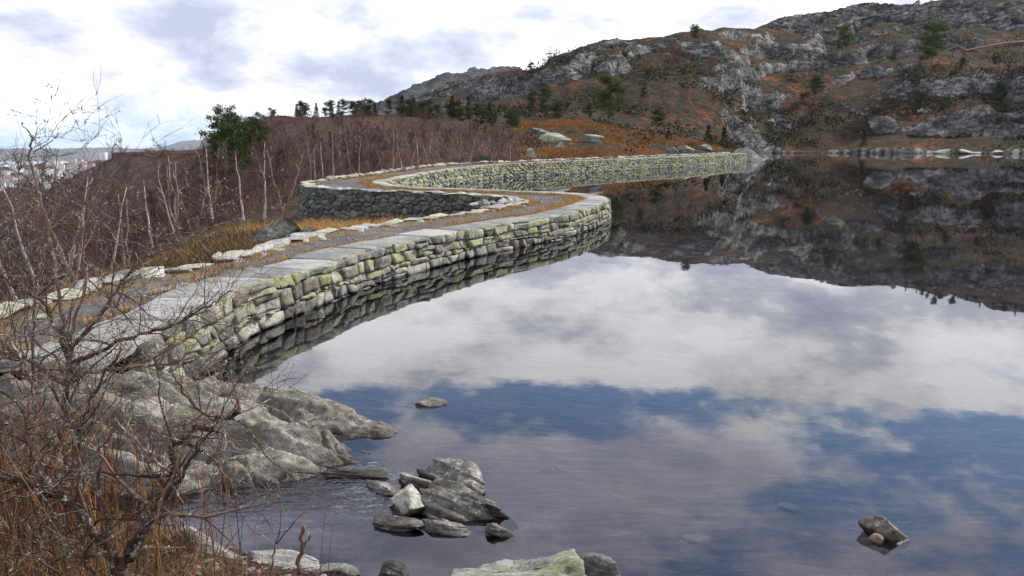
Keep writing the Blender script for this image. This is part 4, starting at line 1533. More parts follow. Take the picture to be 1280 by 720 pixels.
def conifer_meshes(seed, H, kind):
    r = np.random.default_rng(seed)
    tr, cr = MB(), MB()
    n = 8
    z = np.linspace(-.3, H * .97, n)
    w_ = np.cumsum(r.normal(0, .02 * H / 6, (n, 2)), 0) * (2.2 if kind == 'pine' else .5)
    pts = np.column_stack([w_, z])
    tr.tube(pts, np.linspace(.11, .02, n) * H / 7, 6, .5)
    if kind == 'pine':
        for b in range(34):
            f = r.uniform(.30 if seed < 370 else .05, .99) if b > 5 else r.uniform(.82, .99)
            p = np.array([np.interp(f * H, z, pts[:, k]) for k in range(3)])
            az = r.uniform(0, 6.28)
            d = np.array([math.cos(az), math.sin(az), r.uniform(.05, .7)])
            L = H * .30 * r.uniform(.5, 1.1) * (1.25 - .95 * abs(f - .58))
            q = [p]
            for t in range(3):
                d = d + r.normal(0, .18, 3)
                d /= np.linalg.norm(d)
                q.append(q[-1] + d * L / 3)
            q = np.array(q)
            tr.tube(q, np.linspace(.03, .01, 4) * H / 7, 3, .4, cap=False)
            for c in range(7):
                g = q[r.integers(1, 4)] + r.normal(0, .085, 3) * H / 2.6 * np.array([1, 1, .55])
                m = 34
                dd = r.normal(0, 1, (m, 3)) + np.array([0, 0, .5])
                slivers(cr, g + r.normal(0, .035 * H, (m, 3)) * [1, 1, .5], dd, r.uniform(.022, .042, m) * H, .016 * H, r)
    else:
        for b in range(230):
            f = r.uniform(.06, .98)
            p = np.array([np.interp(f * H, z, pts[:, k]) for k in range(3)])
            az = r.uniform(0, 6.28)
            L = H * .24 * (1.03 - f) * r.uniform(.65, 1.15) + .02 * H
            d = np.array([math.cos(az), math.sin(az), -.22])
            m = 10
            t_ = r.uniform(.1, 1, m)[:, None]
            dd = d[None] * .9 + r.normal(0, .45, (m, 3)) + [0, 0, -.25]
            slivers(cr, p + d * L * t_, dd, r.uniform(.03, .06, m) * H, .022 * H, r)
    return tr.mesh('trunk'), cr.mesh('crown')


class Kind:
    def __init__(s, name, meshes, m_tr, m_cr):
        s.name = name
        s.v = []
        for a, b in meshes:
            a.materials.append(m_tr)
            b.materials.append(m_cr)
            s.v.append((a, b))

    def place(s, p, scale, label, cat='tree', group=None, v=None, rz=None, sz=1.0):
        e = empty(s.name, p, random.uniform(0, 6.28) if rz is None else rz)
        e.scale = (scale, scale, scale * sz)
        tr, cr = s.v[random.randrange(len(s.v)) if v is None else v]
        obj('trunk', tr, None, e)
        obj('crown', cr, None, e)
        return tag(e, label, cat, group)


BIRCHD = Kind('birch_tree', [birch_meshes(380 + k, 6., .34 + .03 * (k % 3), 1 + (k % 3 == 2), 2400) for k in range(6)], M['twig_dark_bark'], M['twig_purple'])
BIRCH = Kind('birch_tree', [birch_meshes(300 + k, 6., .26 + .03 * (k % 3), 1 + (k % 3 == 2), 800, 1.45) for k in range(6)], M['birch_bark'], M['twig_purple'])
ALDER = Kind('bare_tree', [birch_meshes(320 + k, 6., .40, 1 + k % 2, 1500) for k in range(3)], M['twig_grey'], M['twig_grey'])
PINE = Kind('pine_tree', [conifer_meshes(340 + k, 7., 'pine') for k in range(3)], M['pine_bark'], M['pine_needles'])
PINEL = Kind('pine_tree', [conifer_meshes(350 + k, 7., 'pine') for k in range(2)], M['pine_bark'], M['pine_light'])
BUSHPINE = Kind('pine_tree', [conifer_meshes(372 + k, 5., 'pine') for k in range(3)], M['pine_bark'], M['pine_needles'])
SPRUCE = Kind('spruce_tree', [conifer_meshes(360 + k, 6., 'spruce') for k in range(3)], M['pine_bark'], M['spruce_needles'])


def tree_px(kind, px, ybase, ytop, label, ref, a=30., b=600., group=None, v=None, Y=None, cat='tree'):
    """tree whose foot shows at (px, ybase) and whose top reaches ytop"""
    if Y is None:
        p = on_ground(px, ybase, a, b)
    else:
        X = (px - 640) / 1016 * Y
        p = np.array([X, Y, gz(X, Y)])
    h = 3 + (180 - ytop) / 1000 * p[1] - p[2]
    return kind.place(p, max(.12, h / ref), label, cat, group, v)


# birches whose pale trunks stand out
for k, (px, yb, yt, Y, lab) in enumerate([
        (325, 258, 168, 44, 'birch with white forked trunk left of the dark wall'),
        (352, 262, 178, 43, 'birch with paired orange lit trunks beside the dark wall corner'),
        (388, 232, 172, 48, 'slim pale birch just above the dam corner'),
        (400, 225, 170, 49, 'slim pale birch second from the dam corner'),
        (412, 222, 166, 50, 'slim pale birch third from the dam corner'),
        (444, 216, 164, 52.5, 'straight birch with bright trunk where the path bends back'),
        (487, 214, 160, 56, 'tallest straight white birch behind the start of the far wall'),
        (506, 213, 172, 57.5, 'leaning white birch right of the tallest straight one'),
        (524, 212, 174, 59, 'thin crooked birch behind the far wall, right of the leaning one'),
        (583, 206, 168, 67, 'pale birch behind the far wall below the heath ridge'),
        (617, 204, 168, 74, 'pale double birch at the right end of the purple wood'),
        (637, 203, 172, 80, 'last small pale birch before the open heath'),
        (300, 262, 180, 46, 'short white birch in front of the dark pine'),
        (208, 300, 190, 32, 'tall birch with orange lit trunk behind the path, left'),
        (233, 290, 205, 40, 'slender birch with white trunk left of the red heather'),
        (105, 330, 205, 26, 'birch with orange trunk behind the near shrub'),
        (48, 340, 190, 24, 'tall bare birch at the left edge of the view'),
        (20, 340, 165, 27, 'leftmost tall birch reaching above the town')]):
    tree_px(BIRCH, px, yb, yt, lab, 6., Y=Y, group='birches with pale trunks')
for px, yt, Y, lab in [(153, 166, 120, 'round headed bare tree standing alone on the dark knoll'), (200, 168, 90, 'broad bare tree with spreading twigs right of the lone round one'),
                       (14, 170, 45, 'bare dark tree at far left against the sky'), (58, 178, 60, 'bare bushy tree over the white town'), (78, 192, 70, 'small bare tree over the white town, right of the bushy one'), (95, 205, 80, 'smallest bare tree over the town')]:
    tree_px(ALDER, px, 0, yt, lab, 6., Y=Y)

# the purple wood
r_ = np.random.default_rng(77)
cnt = 0
tries = 0
XY = []
while cnt < 240 and tries < 6000:
    tries += 1
    Y = 30 * (150 / 30) ** r_.random() if r_.random() < .75 else r_.uniform(48, 90)
    px = r_.uniform(-60, 665)
    X = (px - 640) / 1016 * Y
    # keep off the dam, the path side and the bare ridge
    dd = np.min(np.hypot(_cl[:, 0] - X, _cl[:, 1] - Y))
    if dd < 3.2:
        continue
    lim = np.interp(px, [-60, 150, 260, 300, 380, 480, 560, 665], [28, 28, 36, 48, 54, 60, 69, 85])
    top = np.interp(px, [-60, 200, 300, 450, 665], [150, 150, 110, 125, 130])
    if Y < lim or Y > top:
        continue
    if XY and np.min(np.hypot(*(np.array(XY) - [X, Y]).T)) < .9:
        continue
    XY.append((X, Y))
    cnt += 1
XY = np.array(XY)
ZW = gz_many(XY[:, 0], XY[:, 1])
for (x, y), z in zip(XY, ZW):
    px = 640 + 1016 * x / y
    h = r_.uniform(3.2, 5.4) * (1.0 if px > 260 else .9)
    if px >= 260:
        h = min(h, max(1.4, 3 + (180 - np.interp(px, [260, 300, 360, 450, 560, 660], [176, 166, 158, 158, 163, 170]) - r_.uniform(-12, 12)) / 1000 * y - z))
    if px < 260:
        hmax = 3 + (180 - np.interp(px, [-60, 60, 110, 240, 260], [175, 200, 235, 208, 190])) / 1000 * y - z
        h = min(h, max(1.5, hmax))
    zone = ('on the slope behind the near shrub' if px < 180 else 'below the dark knoll' if px < 262 else 'left of the dark wall corner' if px < 375 else
            'behind the left bend of the dam' if px < 480 else 'behind the far wall' if px < 570 else 'beside the open heath')
    zone += ', front rows' if y < np.interp(px, [-60, 262, 375, 665], [60, 60, 72, 95]) else ', back rows'
    pale = r_.random() < (.30 if 'front' in zone else .10)
    (BIRCH if pale else BIRCHD).place((x, y, z), h / 6. * (r_.uniform(.9, 1.2) if pale else r_.uniform(.75, 1.1)), ('pale' if pale else 'dull') + ' birch of the purple wood ' + zone, 'tree', 'birches of the purple wood')

# brushwood filling the wood (uncountable twigs)
mb = MB()
n = 5000
Y = 24 * (230 / 24) ** r_.random(n)
px = r_.uniform(-80, 668, n)
X = (px - 640) / 1016 * Y
dd = np.array([np.min((_cl[:, 0] - x) ** 2 + (_cl[:, 1] - y) ** 2) for x, y in zip(X, Y)])
lim = np.interp(px, [-80, 150, 230, 262, 300, 380, 480, 560, 665], [20, 22, 26, 40, 47, 53, 58, 65, 88])
ok = (dd > 7.0) & (Y > lim) & ((Y < 130) | (px < 265))
X, Y, px = X[ok], Y[ok], px[ok]
Z = gz_many(X, Y)
m = 16
k_ = len(X)
h = np.repeat(r_.uniform(.7, 2.0, k_) * np.where(px > 262, 1.0, .8), m)
P = np.column_stack([np.repeat(X, m) + r_.normal(0, .35, k_ * m), np.repeat(Y, m) + r_.normal(0, .35, k_ * m), np.repeat(Z, m) + r_.uniform(-.1, .55, k_ * m) * h])
slivers(mb, P, r_.normal(0, .45, (k_ * m, 3)) + [0, 0, 1], r_.uniform(.4, .9, k_ * m) * h * .8, .022 + np.repeat(Y, m) * .00022, r_)
tag(obj('brushwood', mb.mesh('brushwood'), M['twig_purple']), 'purple brown brushwood between the birches', 'brushwood', None, 'stuff')

# conifers
for px, yt, Y, lab, K in [(272, 166, 62, 'dark pine at the left end of the wood', PINE), (286, 150, 66, 'tallest dark pine with ragged top left of the wood', PINE), (318, 152, 76, 'ragged pine right of the tallest dark one', PINE),
                          (262, 200, 58, 'low dark pine at the foot of the ragged pines', PINE), (300, 156, 70, 'dark pine squeezed between the two ragged pines', PINE)]:
    tree_px(K if 'ragged' in lab else BUSHPINE, px, 0, yt, lab, 6.9 if 'ragged' in lab else 5.0, Y=Y)
    COL.objects[-1].parent.scale.x *= .85
    COL.objects[-1].parent.scale.y *= .85
for k, (px, yt, hpx) in enumerate([(343, 139, 10), (373, 137, 14), (397, 135, 16), (407, 138, 14), (416, 134, 16), (425, 133, 15), (487, 129, 20), (504, 128, 22), (518, 130, 20), (536, 129, 22), (566, 128, 24), (586, 129, 24), (597, 134, 22), (612, 136, 20), (530, 148, 18), (455, 138, 20), (470, 140, 18)]):
    Y = 150 + 6 * (k % 4)
    X = (px - 640) / 1016 * Y
    z = gz(X, Y)
    h = max(2.6, 1.35 * (3 + (180 - yt) / 1000 * Y - z))
    where = 'on the heath ridge skyline above the birch wood' if px < 440 else 'in front of the far grey mountain'
    (SPRUCE if k % 3 else BUSHPINE).place((X, Y, z), h / (6. if k % 3 else 6.5), 'small %s conifer %s' % ('dark' if k % 3 else 'bushy', where), 'tree', 'conifers on the ridge')
r_ = np.random.default_rng(55)
for k in range(44):
    px = r_.uniform(365, 650) if k < 30 else r_.uniform(480, 650)
    Y = r_.uniform(138, 168)
    X = (px - 640) / 1016 * Y
    BUSHPINE.place((X, Y, gz(X, Y) - .2), r_.uniform(2.0, 4.2) / 5, 'low bushy green pine on the %s of the heath ridge behind the wood' % ('left half' if px < 500 else 'right half'), 'tree', 'low pines on the ridge', None, None, .8)
tree_px(PINEL, 762, 172, 103, 'light green pine standing alone at the foot of the hill beyond the dam', 6.9, 100, 260, v=0, Y=160)
for px, yb, yt, lab in [(1163, 92, 40, 'yellow green pine on the ledge below the overhanging twig'), (1052, 72, 42, 'yellow green pine in the middle of the hillside'), (868, 60, 42, 'dark pine in the notch of the hill skyline'),
                        (1020, 128, 100, 'dark pine among ledges in the centre of the hill'), (668, 140, 118, 'dark green pine at the left foot of the hill'), (700, 160, 130, 'dark spreading pine beside the light green one'), (820, 168, 140, 'dark pine low on the slope right of the light green one')]:
    tree_px(PINEL if 'yellow' in lab else PINE, px, yb, yt, lab, 6.9, 150, 560)
r_ = np.random.default_rng(90)
for k in range(24):
    px = r_.uniform(1120, 1300)
    Y = 485 + r_.uniform(-15, 15)
    X = (px - 640) / 1016 * Y
    (PINE if k % 2 else SPRUCE).place((X, Y, gz(X, Y)), r_.uniform(2.5, 5.5) / 6, 'small dark %s on the %s of the right hill skyline' % ('pine' if k % 2 else 'spruce', 'left part' if px < 980 else 'middle part' if px < 1085 else 'right part' if px < 1190 else 'far right'), 'tree', 'conifers on the hill skyline')
def hill_zone(px, Y):
    side = 'left end' if px < 800 else 'left middle' if px < 950 else 'right middle' if px < 1120 else 'right end'
    return ('lower ' if Y < 320 else 'upper ') + side


for k in range(100):
    px = r_.uniform(655, 1290)
    Y = r_.uniform(205, 350) if px < 950 else r_.uniform(272, 400)
    X = (px - 640) / 1016 * Y
    (ALDER if k % 3 else BIRCHD).place((X, Y, gz(X, Y)), r_.uniform(4.0, 8.5) / 6, 'thin %s on the %s of the craggy hillside' % ('grey bare tree' if k % 3 else 'purplish bare birch', hill_zone(px, Y)), 'tree', 'bare trees on the hillside')
for k in range(22):
    px = r_.uniform(655, 1290)
    Y = r_.uniform(190, 340) if px < 950 else r_.uniform(270, 380)
    X = (px - 640) / 1016 * Y
    PINE.place((X, Y, gz(X, Y)), r_.uniform(2.5, 6.0) / 7, 'low dark pine on the %s of the craggy hillside' % hill_zone(px, Y), 'tree', 'pines on the hillside')
for px, Y, s_, lab in [(1080, 272, 7, 'dense dark juniper at the far waterline beside the orange bank'), (885, 175, 6, 'dense dark bush behind the end of the dam'), (905, 190, 6.5, 'second dense dark bush right behind the end of the dam')]:
    X = (px - 640) / 1016 * Y
    SPRUCE.place((X, Y, gz(X, Y)), s_ / 6, lab, 'bush', None, None, None, .75)

# scrub on the hill: uncountable bushes of juniper, heather and willow
mb = MB()
n = 3200
px = r_.uniform(600, 1420, n)
Y = np.where(px < 960, r_.uniform(108, 350, n), np.where(r_.random(n) < .42, r_.uniform(255, 305, n), r_.uniform(262, 410, n)))
X = (px - 640) / 1016 * Y
dens_ = fbm(np.column_stack([X / 26, Y / 26, np.zeros(n)]), 3, 61)
dd = np.array([np.min((_cl[:, 0] - x) ** 2 + (_cl[:, 1] - y) ** 2) for x, y in zip(X, Y)])
P2 = np.column_stack([X, Y])
ok = (dens_ > .47 + .10 * r_.random(n) - .08 * (Y < 305) * (px > 900)) & (dd > 30) & ~inside(P2, lake_poly) & ((Y > 185) | (r_.random(n) < .3))
X, Y = X[ok], Y[ok]
Z = gz_many(X, Y)
m = 34
k_ = len(X)
s_ = np.repeat(r_.uniform(.45, 1.35, k_) ** 1.5 * 1.3 * np.interp(Y, [100, 240, 300], [.5, 1.5, 1.5]), m)[:, None]
g = r_.normal(0, 1, (k_ * m, 3)) * np.hstack([s_ * .6, s_ * .6, s_ * .25]) + np.column_stack([np.repeat(X, m), np.repeat(Y, m), np.repeat(Z, m)]) + np.hstack([s_ * 0, s_ * 0, s_ * .35])
slivers(mb, g, r_.normal(0, 1, (k_ * m, 3)) + [0, 0, .4], r_.uniform(.3, .7, k_ * m) * s_[:, 0] * .55, .26 * s_[:, 0], r_, np.clip(np.repeat(r_.random(k_) * .9, m) + r_.normal(0, .08, k_ * m), 0, 1))
tag(obj('scrub', mb.mesh('scrub'), M['scrub']), 'low juniper and heather scrub covering the hill', 'scrub', None, 'stuff')


# ---- grass
def blades(mb, P, L, W, lean, r, a=None, segs=3):
    n = len(P)
    az = r.uniform(0, 2 * math.pi, n)
    d = np.column_stack([np.cos(az), np.sin(az), np.zeros(n)])
    sd = np.column_stack([-d[:, 1], d[:, 0], np.zeros(n)])
    ln = np.abs(r.normal(lean, lean * .5, n))
    A = r.random(n) if a is None else a
    vs_, n_ = [], segs + 1
    for k in range(n_):
        f = k / segs
        c = P + np.column_stack([d[:, 0] * ln * f ** 1.8 * L, d[:, 1] * ln * f ** 1.8 * L, L * (f - .32 * ln * f ** 2.4)])
        wv = (W * (1 - f) ** .8)[:, None] if np.ndim(W) else W * (1 - f) ** .8
        vs_ += [c - sd * wv / 2, c + sd * wv / 2]
    V = np.stack(vs_, 1).reshape(-1, 3)
    b = np.arange(n)[:, None] * (2 * n_)
    F = np.concatenate([b + np.array([[2 * k, 2 * k + 1, 2 * k + 3, 2 * k + 2]]) for k in range(segs)])
    mb.add(V, None, F, np.repeat(A, 2 * n_))


r_ = np.random.default_rng(123)
# tussocks under the dark wall
mb = MB()
for _ in range(150):
    Y = r_.uniform(24.5, 36)
    px = r_.uniform(330, 500) if Y > 28 else r_.uniform(300, 470)
    X = (px - 640) / 1016 * Y
    dd = np.min(np.hypot(_cl[:, 0] - X, _cl[:, 1] - Y))
    if dd < 2.0:
        continue
    z = gz(X, Y)
    m = 90
    P = np.column_stack([X + r_.normal(0, .22, m), Y + r_.normal(0, .22, m), np.full(m, z - .03)])
    blades(mb, P, r_.uniform(.35, .75, m), .022, .9, r_)
tag(obj('dry_grass', mb.mesh('dry_grass'), M['dry_grass']), 'orange dry grass tussocks at the foot of the dark wall', 'grass', None, 'stuff')
# straw on the heath behind the far wall
mb = MB()
n = 2600
px = r_.uniform(640, 900, n)
Y = r_.uniform(78, 185, n)
X = (px - 640) / 1016 * Y
dd = np.array([np.min((_cl[:, 0] - x) ** 2 + (_cl[:, 1] - y) ** 2) for x, y in zip(X, Y)])
ok = (dd > 9) & ~inside(np.column_stack([X, Y]), lake_poly) & (fbm(np.column_stack([X / 9, Y / 9, X * 0]), 3, 17) > .46)
X, Y = X[ok], Y[ok]
Z = gz_many(X, Y)
m = 26
k_ = len(X)
P = np.column_stack([np.repeat(X, m) + r_.normal(0, .5, k_ * m), np.repeat(Y, m) + r_.normal(0, .5, k_ * m), np.repeat(Z, m) - .03])
slivers(mb, P, r_.normal(0, .5, (k_ * m, 3)) + [0, 0, .8], r_.uniform(.25, .7, k_ * m), .07, r_)
tag(obj('heath_straw', mb.mesh('heath_straw'), M['heath_straw']), 'orange straw coloured grass on the heath behind the far wall', 'grass', None, 'stuff')
# fringe on the dam top
mb = MB()
for _ in range(4200):
    i = r_.integers(0, int(len(PAIR) * .62))
    w0 = wid[i, 0]
    bend = 1.0 if 22 < Lp[i, 1] < 50 else .35
    if r_.random() > bend:
        continue
    d = (.98 + abs(r_.normal(0, .22 if bend < 1 else .42))) if r_.random() < .62 else w0 - .5 - abs(r_.normal(0, .2))
    if d > w0 - .2:
        continue
    c = Lp[i] + acr[i] * d + r_.normal(0, .06, 2)
    m = 16
    P = np.column_stack([c[0] + r_.normal(0, .06, m), c[1] + r_.normal(0, .06, m), np.full(m, tp[i] - .07)])
    blades(mb, P, r_.uniform(.05, .17, m), .012, .9, r_)
tag(obj('path_grass', mb.mesh('path_grass'), M['dry_grass']), 'short ochre grass fringing the footpath on the dam', 'grass', None, 'stuff')
# heath grass on the slopes left of the path
mb = MB()
for _ in range(1000):
    Y = 13 * (44 / 13) ** r_.random()
    px = r_.uniform(-40, 330)
    X = (px - 640) / 1016 * Y
    dd = np.min(np.hypot(_cl[:, 0] - X, _cl[:, 1] - Y))
    if dd < 2.1 or dd > 14:
        continue
    z = gz(X, Y)
    m = 40
    P = np.column_stack([X + r_.normal(0, .22, m), Y + r_.normal(0, .22, m), np.full(m, z - .03)])
    blades(mb, P, r_.uniform(.18, .5, m), .02, .8, r_)
tag(obj('heath_grass', mb.mesh('heath_grass'), M['bank_grass']), 'rust brown heath grass on the slope left of the path', 'grass', None, 'stuff')
# near bank
mb = MB()
n = 15000
X = r_.uniform(-4.8, -.9, n)
Y = r_.uniform(2.6, 6.1, n)
P2 = np.column_stack([X, Y])
dl = dist_poly(P2, lake_poly)
ok = ~inside(P2, lake_poly) & (dl > .12) & (r_.random(n) < np.clip((-X - .8) / 1.6, .12, 1)) & (fbm(np.column_stack([X * 2, Y * 2, X * 0]), 3, 8) > np.interp(X, [-3, -1.6], [.36, .50]))
X, Y = X[ok], Y[ok]
Z = gz_many(X, Y)
blades(mb, np.column_stack([X, Y, Z - .02]), r_.uniform(.08, .34, len(X)), .0055, .9, r_)
tag(obj('bank_grass', mb.mesh('bank_grass'), M['bank_grass']), 'tangled brown grass on the near bank under the shrub', 'grass', None, 'stuff')
mb = MB()
for _ in range(320):
    X, Y = r_.uniform(-3.6, -.7), r_.uniform(4.3, 5.9)
    z = gz(X, Y)
    if z < .015 or z > .6:
        continue
    V, F = rock_verts((r_.uniform(.02, .09), r_.uniform(.02, .06), r_.uniform(.015, .04)), int(r_.integers(1e6)), 2, 6, .03, .06)
    a = r_.uniform(0, 6.28)
    V = V @ np.array(Matrix.Rotation(a, 3, 'Z')).T
    mb.add(V + [X, Y, z + .006], F, None, r_.random())
tag(obj('gravel', mb.mesh('gravel'), M['bank_rock']), 'loose pebbles strewn over the near bank', 'gravel', None, 'stuff')
mb = MB()
n = 1500
X, Y = r_.uniform(-3.8, -.6, n), r_.uniform(4.0, 5.9, n)
Z = gz_many(X, Y)
ok = (Z > .02) & (Z < .7)
D = np.column_stack([r_.normal(0, 1, ok.sum()), r_.normal(0, 1, ok.sum()), r_.normal(0, .18, ok.sum())])
slivers(mb, np.column_stack([X[ok], Y[ok], Z[ok] + .012]), D, r_.uniform(.04, .22, ok.sum()), .007, r_)
tag(obj('twig_litter', mb.mesh('twig_litter'), M['red_stem']), 'fallen twigs and dead stalks lying on the near bank', 'litter', None, 'stuff')
mb = MB()
for _ in range(1000):
    X, Y = r_.uniform(-4.6, -1.75), r_.uniform(3.3, 5.9)
    if r_.random() > np.interp(X, [-3.4, -2.0], [1, .12]):
        continue
    z = gz(X, Y)
    if z < .02:
        continue
    L = r_.uniform(.25, 1.15)
    d = r_.normal(0, .16, 2)
    mid = np.array([X + d[0] * L * .4, Y + d[1] * L * .4, z + L * .5]) + r_.normal(0, .015, 3)
    mb.tube([(X, Y, z - .03), mid, (X + d[0] * L + r_.normal(0, .05), Y + d[1] * L, z + L)], [.0045, .0035, .0015], 3, r_.random(), cap=False)
    for _k in range(r_.integers(0, 3)):
        q = mid + (np.array([0, 0, 1.]) * r_.uniform(0, .4) * L)
        mb.tube([q, q + r_.normal(0, .06, 3) + [0, 0, .08], q + r_.normal(0, .1, 3) + [0, 0, .18]], [.003, .0025, .001], 3, r_.random(), cap=False)
tag(obj('undergrowth_stems', mb.mesh('undergrowth_stems'), M['red_stem']), 'thicket of upright reddish stems under the near shrub', 'undergrowth', None, 'stuff')


# ------------------------------------------------------------------ gnarled shrubs in the foreground
def lichen_bark():
    m, N = material('lichen_bark')
    pos = N.n('ShaderNodeNewGeometry').outputs['Position']
    n1 = N.noise(pos, 22, 5, .65)
    n2 = N.noise(pos, 70, 4, .6)
    rnd = N.attr('rnd')
    col = N.ramp(N.math('ADD', N.math('MULTIPLY', n1, .6), N.math('MULTIPLY', rnd, .4)), (.3, (0.024, 0.015, 0.011)), (.5, (0.075, 0.040, 0.028)), (.7, (0.18, 0.10, 0.068)))
    li = N.sm(N.math('ADD', N.math('MULTIPLY', N.noise(pos, 13, 5, .65), .7), N.math('MULTIPLY', n2, .3)), .53, .59)
    col = N.mix(N.math('MULTIPLY', li, .85), col, N.ramp(n2, (.35, (0.16, 0.175, 0.12)), (.65, (0.40, 0.42, 0.36))))
    b = N.n('ShaderNodeBsdfPrincipled', None, Base_Color=col, Roughness=.88, Normal=N.bump(N.math('ADD', n1, li), .8, .006))
    N.n('ShaderNodeOutputMaterial', None, Surface=b)
    return m


M['shrub_bark'] = lichen_bark()
M['lichen'] = simple_mat('lichen_tufts', (0.12, 0.135, 0.09), (0.34, 0.36, 0.29), 9.0, .9, (0.45, 0.46, 0.40))


def grow(mb, tips, p, d, L, r0, lev, r):
    """zig-zag branch with side shoots"""
    n = max(3, int(L / (.055 if lev > 1 else .08)))
    pts = [p]
    dirs = []
    for k in range(n):
        d = d + r.normal(0, .20, 3) + np.array([0, 0, .015])
        d = d / np.linalg.norm(d)
        pts.append(pts[-1] + d * L / n)
        dirs.append(d)
    pts = np.array(pts)
    rad = np.linspace(r0, r0 * .35, n + 1)
    mb.tube(pts, rad, 6 if r0 > .012 else (4 if r0 > .005 else 3), r.random(), cap=False)
    tips.append(pts)
    if lev <= 0:
        return
    m = r.integers(3, 6) if lev > 1 else r.integers(2, 5)
    for _ in range(m):
        i = r.integers(max(1, n // 5), n)
        a = r.normal(0, 1, 3)
        dd = dirs[i] * .75 + a / np.linalg.norm(a) * .85
        dd /= np.linalg.norm(dd)
        grow(mb, tips, pts[i], dd, L * r.uniform(.35, .68), max(.0016, rad[i] * r.uniform(.45, .65)), lev - 1, r)


def shrub(name, label, limbs, seed, lev=2, dens=1.0, lich=400, cat='shrub'):
    r = np.random.default_rng(seed)
    tr, tw, tips = MB(), MB(), []
    foot = None
    for pts, r0, r1, kids in limbs:
        P = np.array([at_y(*q) for q in pts])
        if foot is None:
            foot = P[0].copy()
            foot[2] = gz(foot[0], foot[1])
            P = np.vstack([[foot - [0, 0, .08]], P])
        Q, _ = spline(np.column_stack([P[:, 0], P[:, 1], P[:, 2]]), .05) if False else (None, None)
        t = np.linspace(0, len(P) - 1, max(6, len(P) * 6))
        C = np.column_stack([np.interp(t, range(len(P)), P[:, k]) for k in range(3)])
        for _ in range(3):
            C[1:-1] = (C[:-2] + 2 * C[1:-1] + C[2:]) / 4
        C[1:-1] += r.normal(0, .012 if r0 > .024 else .35 * r0, (len(C) - 2, 3))
        rad = .78 * np.linspace(r0, r1, len(C)) * (1 + r.normal(0, .08, len(C)))
        tr.tube(C, rad, 8, r.random())
        tips.append(C)
        ln = np.linalg.norm(np.diff(P, axis=0), axis=1).sum()
        for _ in range(int(kids * dens)):
            i = r.integers(len(C) // 5, len(C))
            d = C[min(i + 1, len(C) - 1)] - C[max(i - 1, 0)]
            d = d / np.linalg.norm(d)
            a = r.normal(0, 1, 3)
            dd = d * .55 + a / np.linalg.norm(a) * .9 + [0, 0, .25]
            dd /= np.linalg.norm(dd)
            grow(tw, tips, C[i], dd, r.uniform(.25, .65), min(.012, rad[i] * r.uniform(.35, .6)), lev, r)
    e = tag(empty(name, foot), label, cat)
    for nm, mb, mt in (('stem', tr, 'shrub_bark'), ('twigs', tw, 'shrub_bark')):
        if not mb.V:
            continue
        mb.V = [v - foot for v in mb.V]
        obj(nm, mb.mesh(nm), M[mt], e)
    if lich:
        lb = MB()
        allp = np.vstack(tips[: max(6, len(tips) // 2)])
        c = allp[r.integers(0, len(allp), lich)] - foot
        for q in c:
            m = 6
            slivers(lb, q + r.normal(0, .004, (m, 3)), r.normal(0, 1, (m, 3)), r.uniform(.005, .014, m), .007, r)
        obj('lichen', lb.mesh('lichen'), M['lichen'], e)
    return e


shrub('gnarled_shrub', 'gnarled lichen covered bare shrub growing on the near bank at lower left', [
    ([(152, 745, 3.6), (150, 715, 3.6), (135, 682, 3.62), (104, 645, 3.68), (58, 606, 3.75), (0, 596, 3.8), (-60, 580, 3.9)], .040, .014, 16),
    ([(150, 712, 3.6), (178, 662, 3.65), (205, 625, 3.7), (222, 588, 3.72), (214, 556, 3.74), (246, 536, 3.76), (276, 524, 3.78), (299, 510, 3.8)], .032, .014, 16),
    ([(160, 700, 3.6), (205, 628, 3.66), (236, 578, 3.68), (268, 530, 3.7)], .016, .010, 5),
    ([(104, 645, 3.68), (92, 560, 3.8), (112, 500, 3.9), (150, 440, 4.0)], .020, .006, 16),
    ([(70, 620, 3.72), (30, 540, 3.8), (42, 470, 3.9), (10, 420, 4.0)], .018, .006, 16),
    ([(135, 690, 3.6), (70, 700, 3.5), (0, 690, 3.45)], .016, .007, 8)], 501, 2, 1.5, 500)
shrub('gnarled_shrub', 'wide bare shrub with fanning twigs in front of the near end of the dam', [
    ([(78, 560, 4.9), (84, 500, 4.9), (86, 440, 4.95), (60, 385, 5.0), (20, 352, 5.1), (-40, 335, 5.2)], .028, .008, 18),
    ([(86, 450, 4.95), (72, 360, 5.0), (62, 290, 5.1), (48, 240, 5.15), (36, 190, 5.2), (42, 172, 5.2), (29, 154, 5.2)], .018, .004, 7),
    ([(42, 190, 5.2), (66, 176, 5.2)], .005, .003, 1),
    ([(86, 440, 4.95), (130, 390, 5.0), (160, 340, 5.1), (205, 300, 5.2), (262, 262, 5.3)], .020, .004, 18),
    ([(86, 455, 4.95), (150, 425, 5.0), (215, 408, 5.0), (262, 380, 5.05), (292, 362, 5.1)], .020, .004, 16),
    ([(84, 470, 4.9), (150, 460, 4.9), (220, 452, 4.9), (300, 432, 4.95)], .016, .004, 12),
    ([(80, 480, 4.9), (40, 450, 4.8), (0, 440, 4.8), (-50, 425, 4.8)], .024, .010, 14),
    ([(84, 430, 4.95), (110, 350, 5.0), (100, 290, 5.1), (128, 238, 5.2)], .014, .004, 14)], 502, 2, 1.5, 700)
shrub('gnarled_shrub', 'bare sapling with thin upright twigs at the left edge above the shrubs', [
    ([(40, 440, 7.6), (44, 380, 7.6), (48, 300, 7.7), (46, 260, 7.8), (34, 225, 7.9)], .022, .005, 11),
    ([(46, 330, 7.7), (20, 270, 7.7), (0, 250, 7.7)], .012, .004, 10),
    ([(47, 310, 7.7), (80, 250, 7.8), (110, 225, 7.8)], .010, .004, 10)], 503, 2, 1.0, 200)
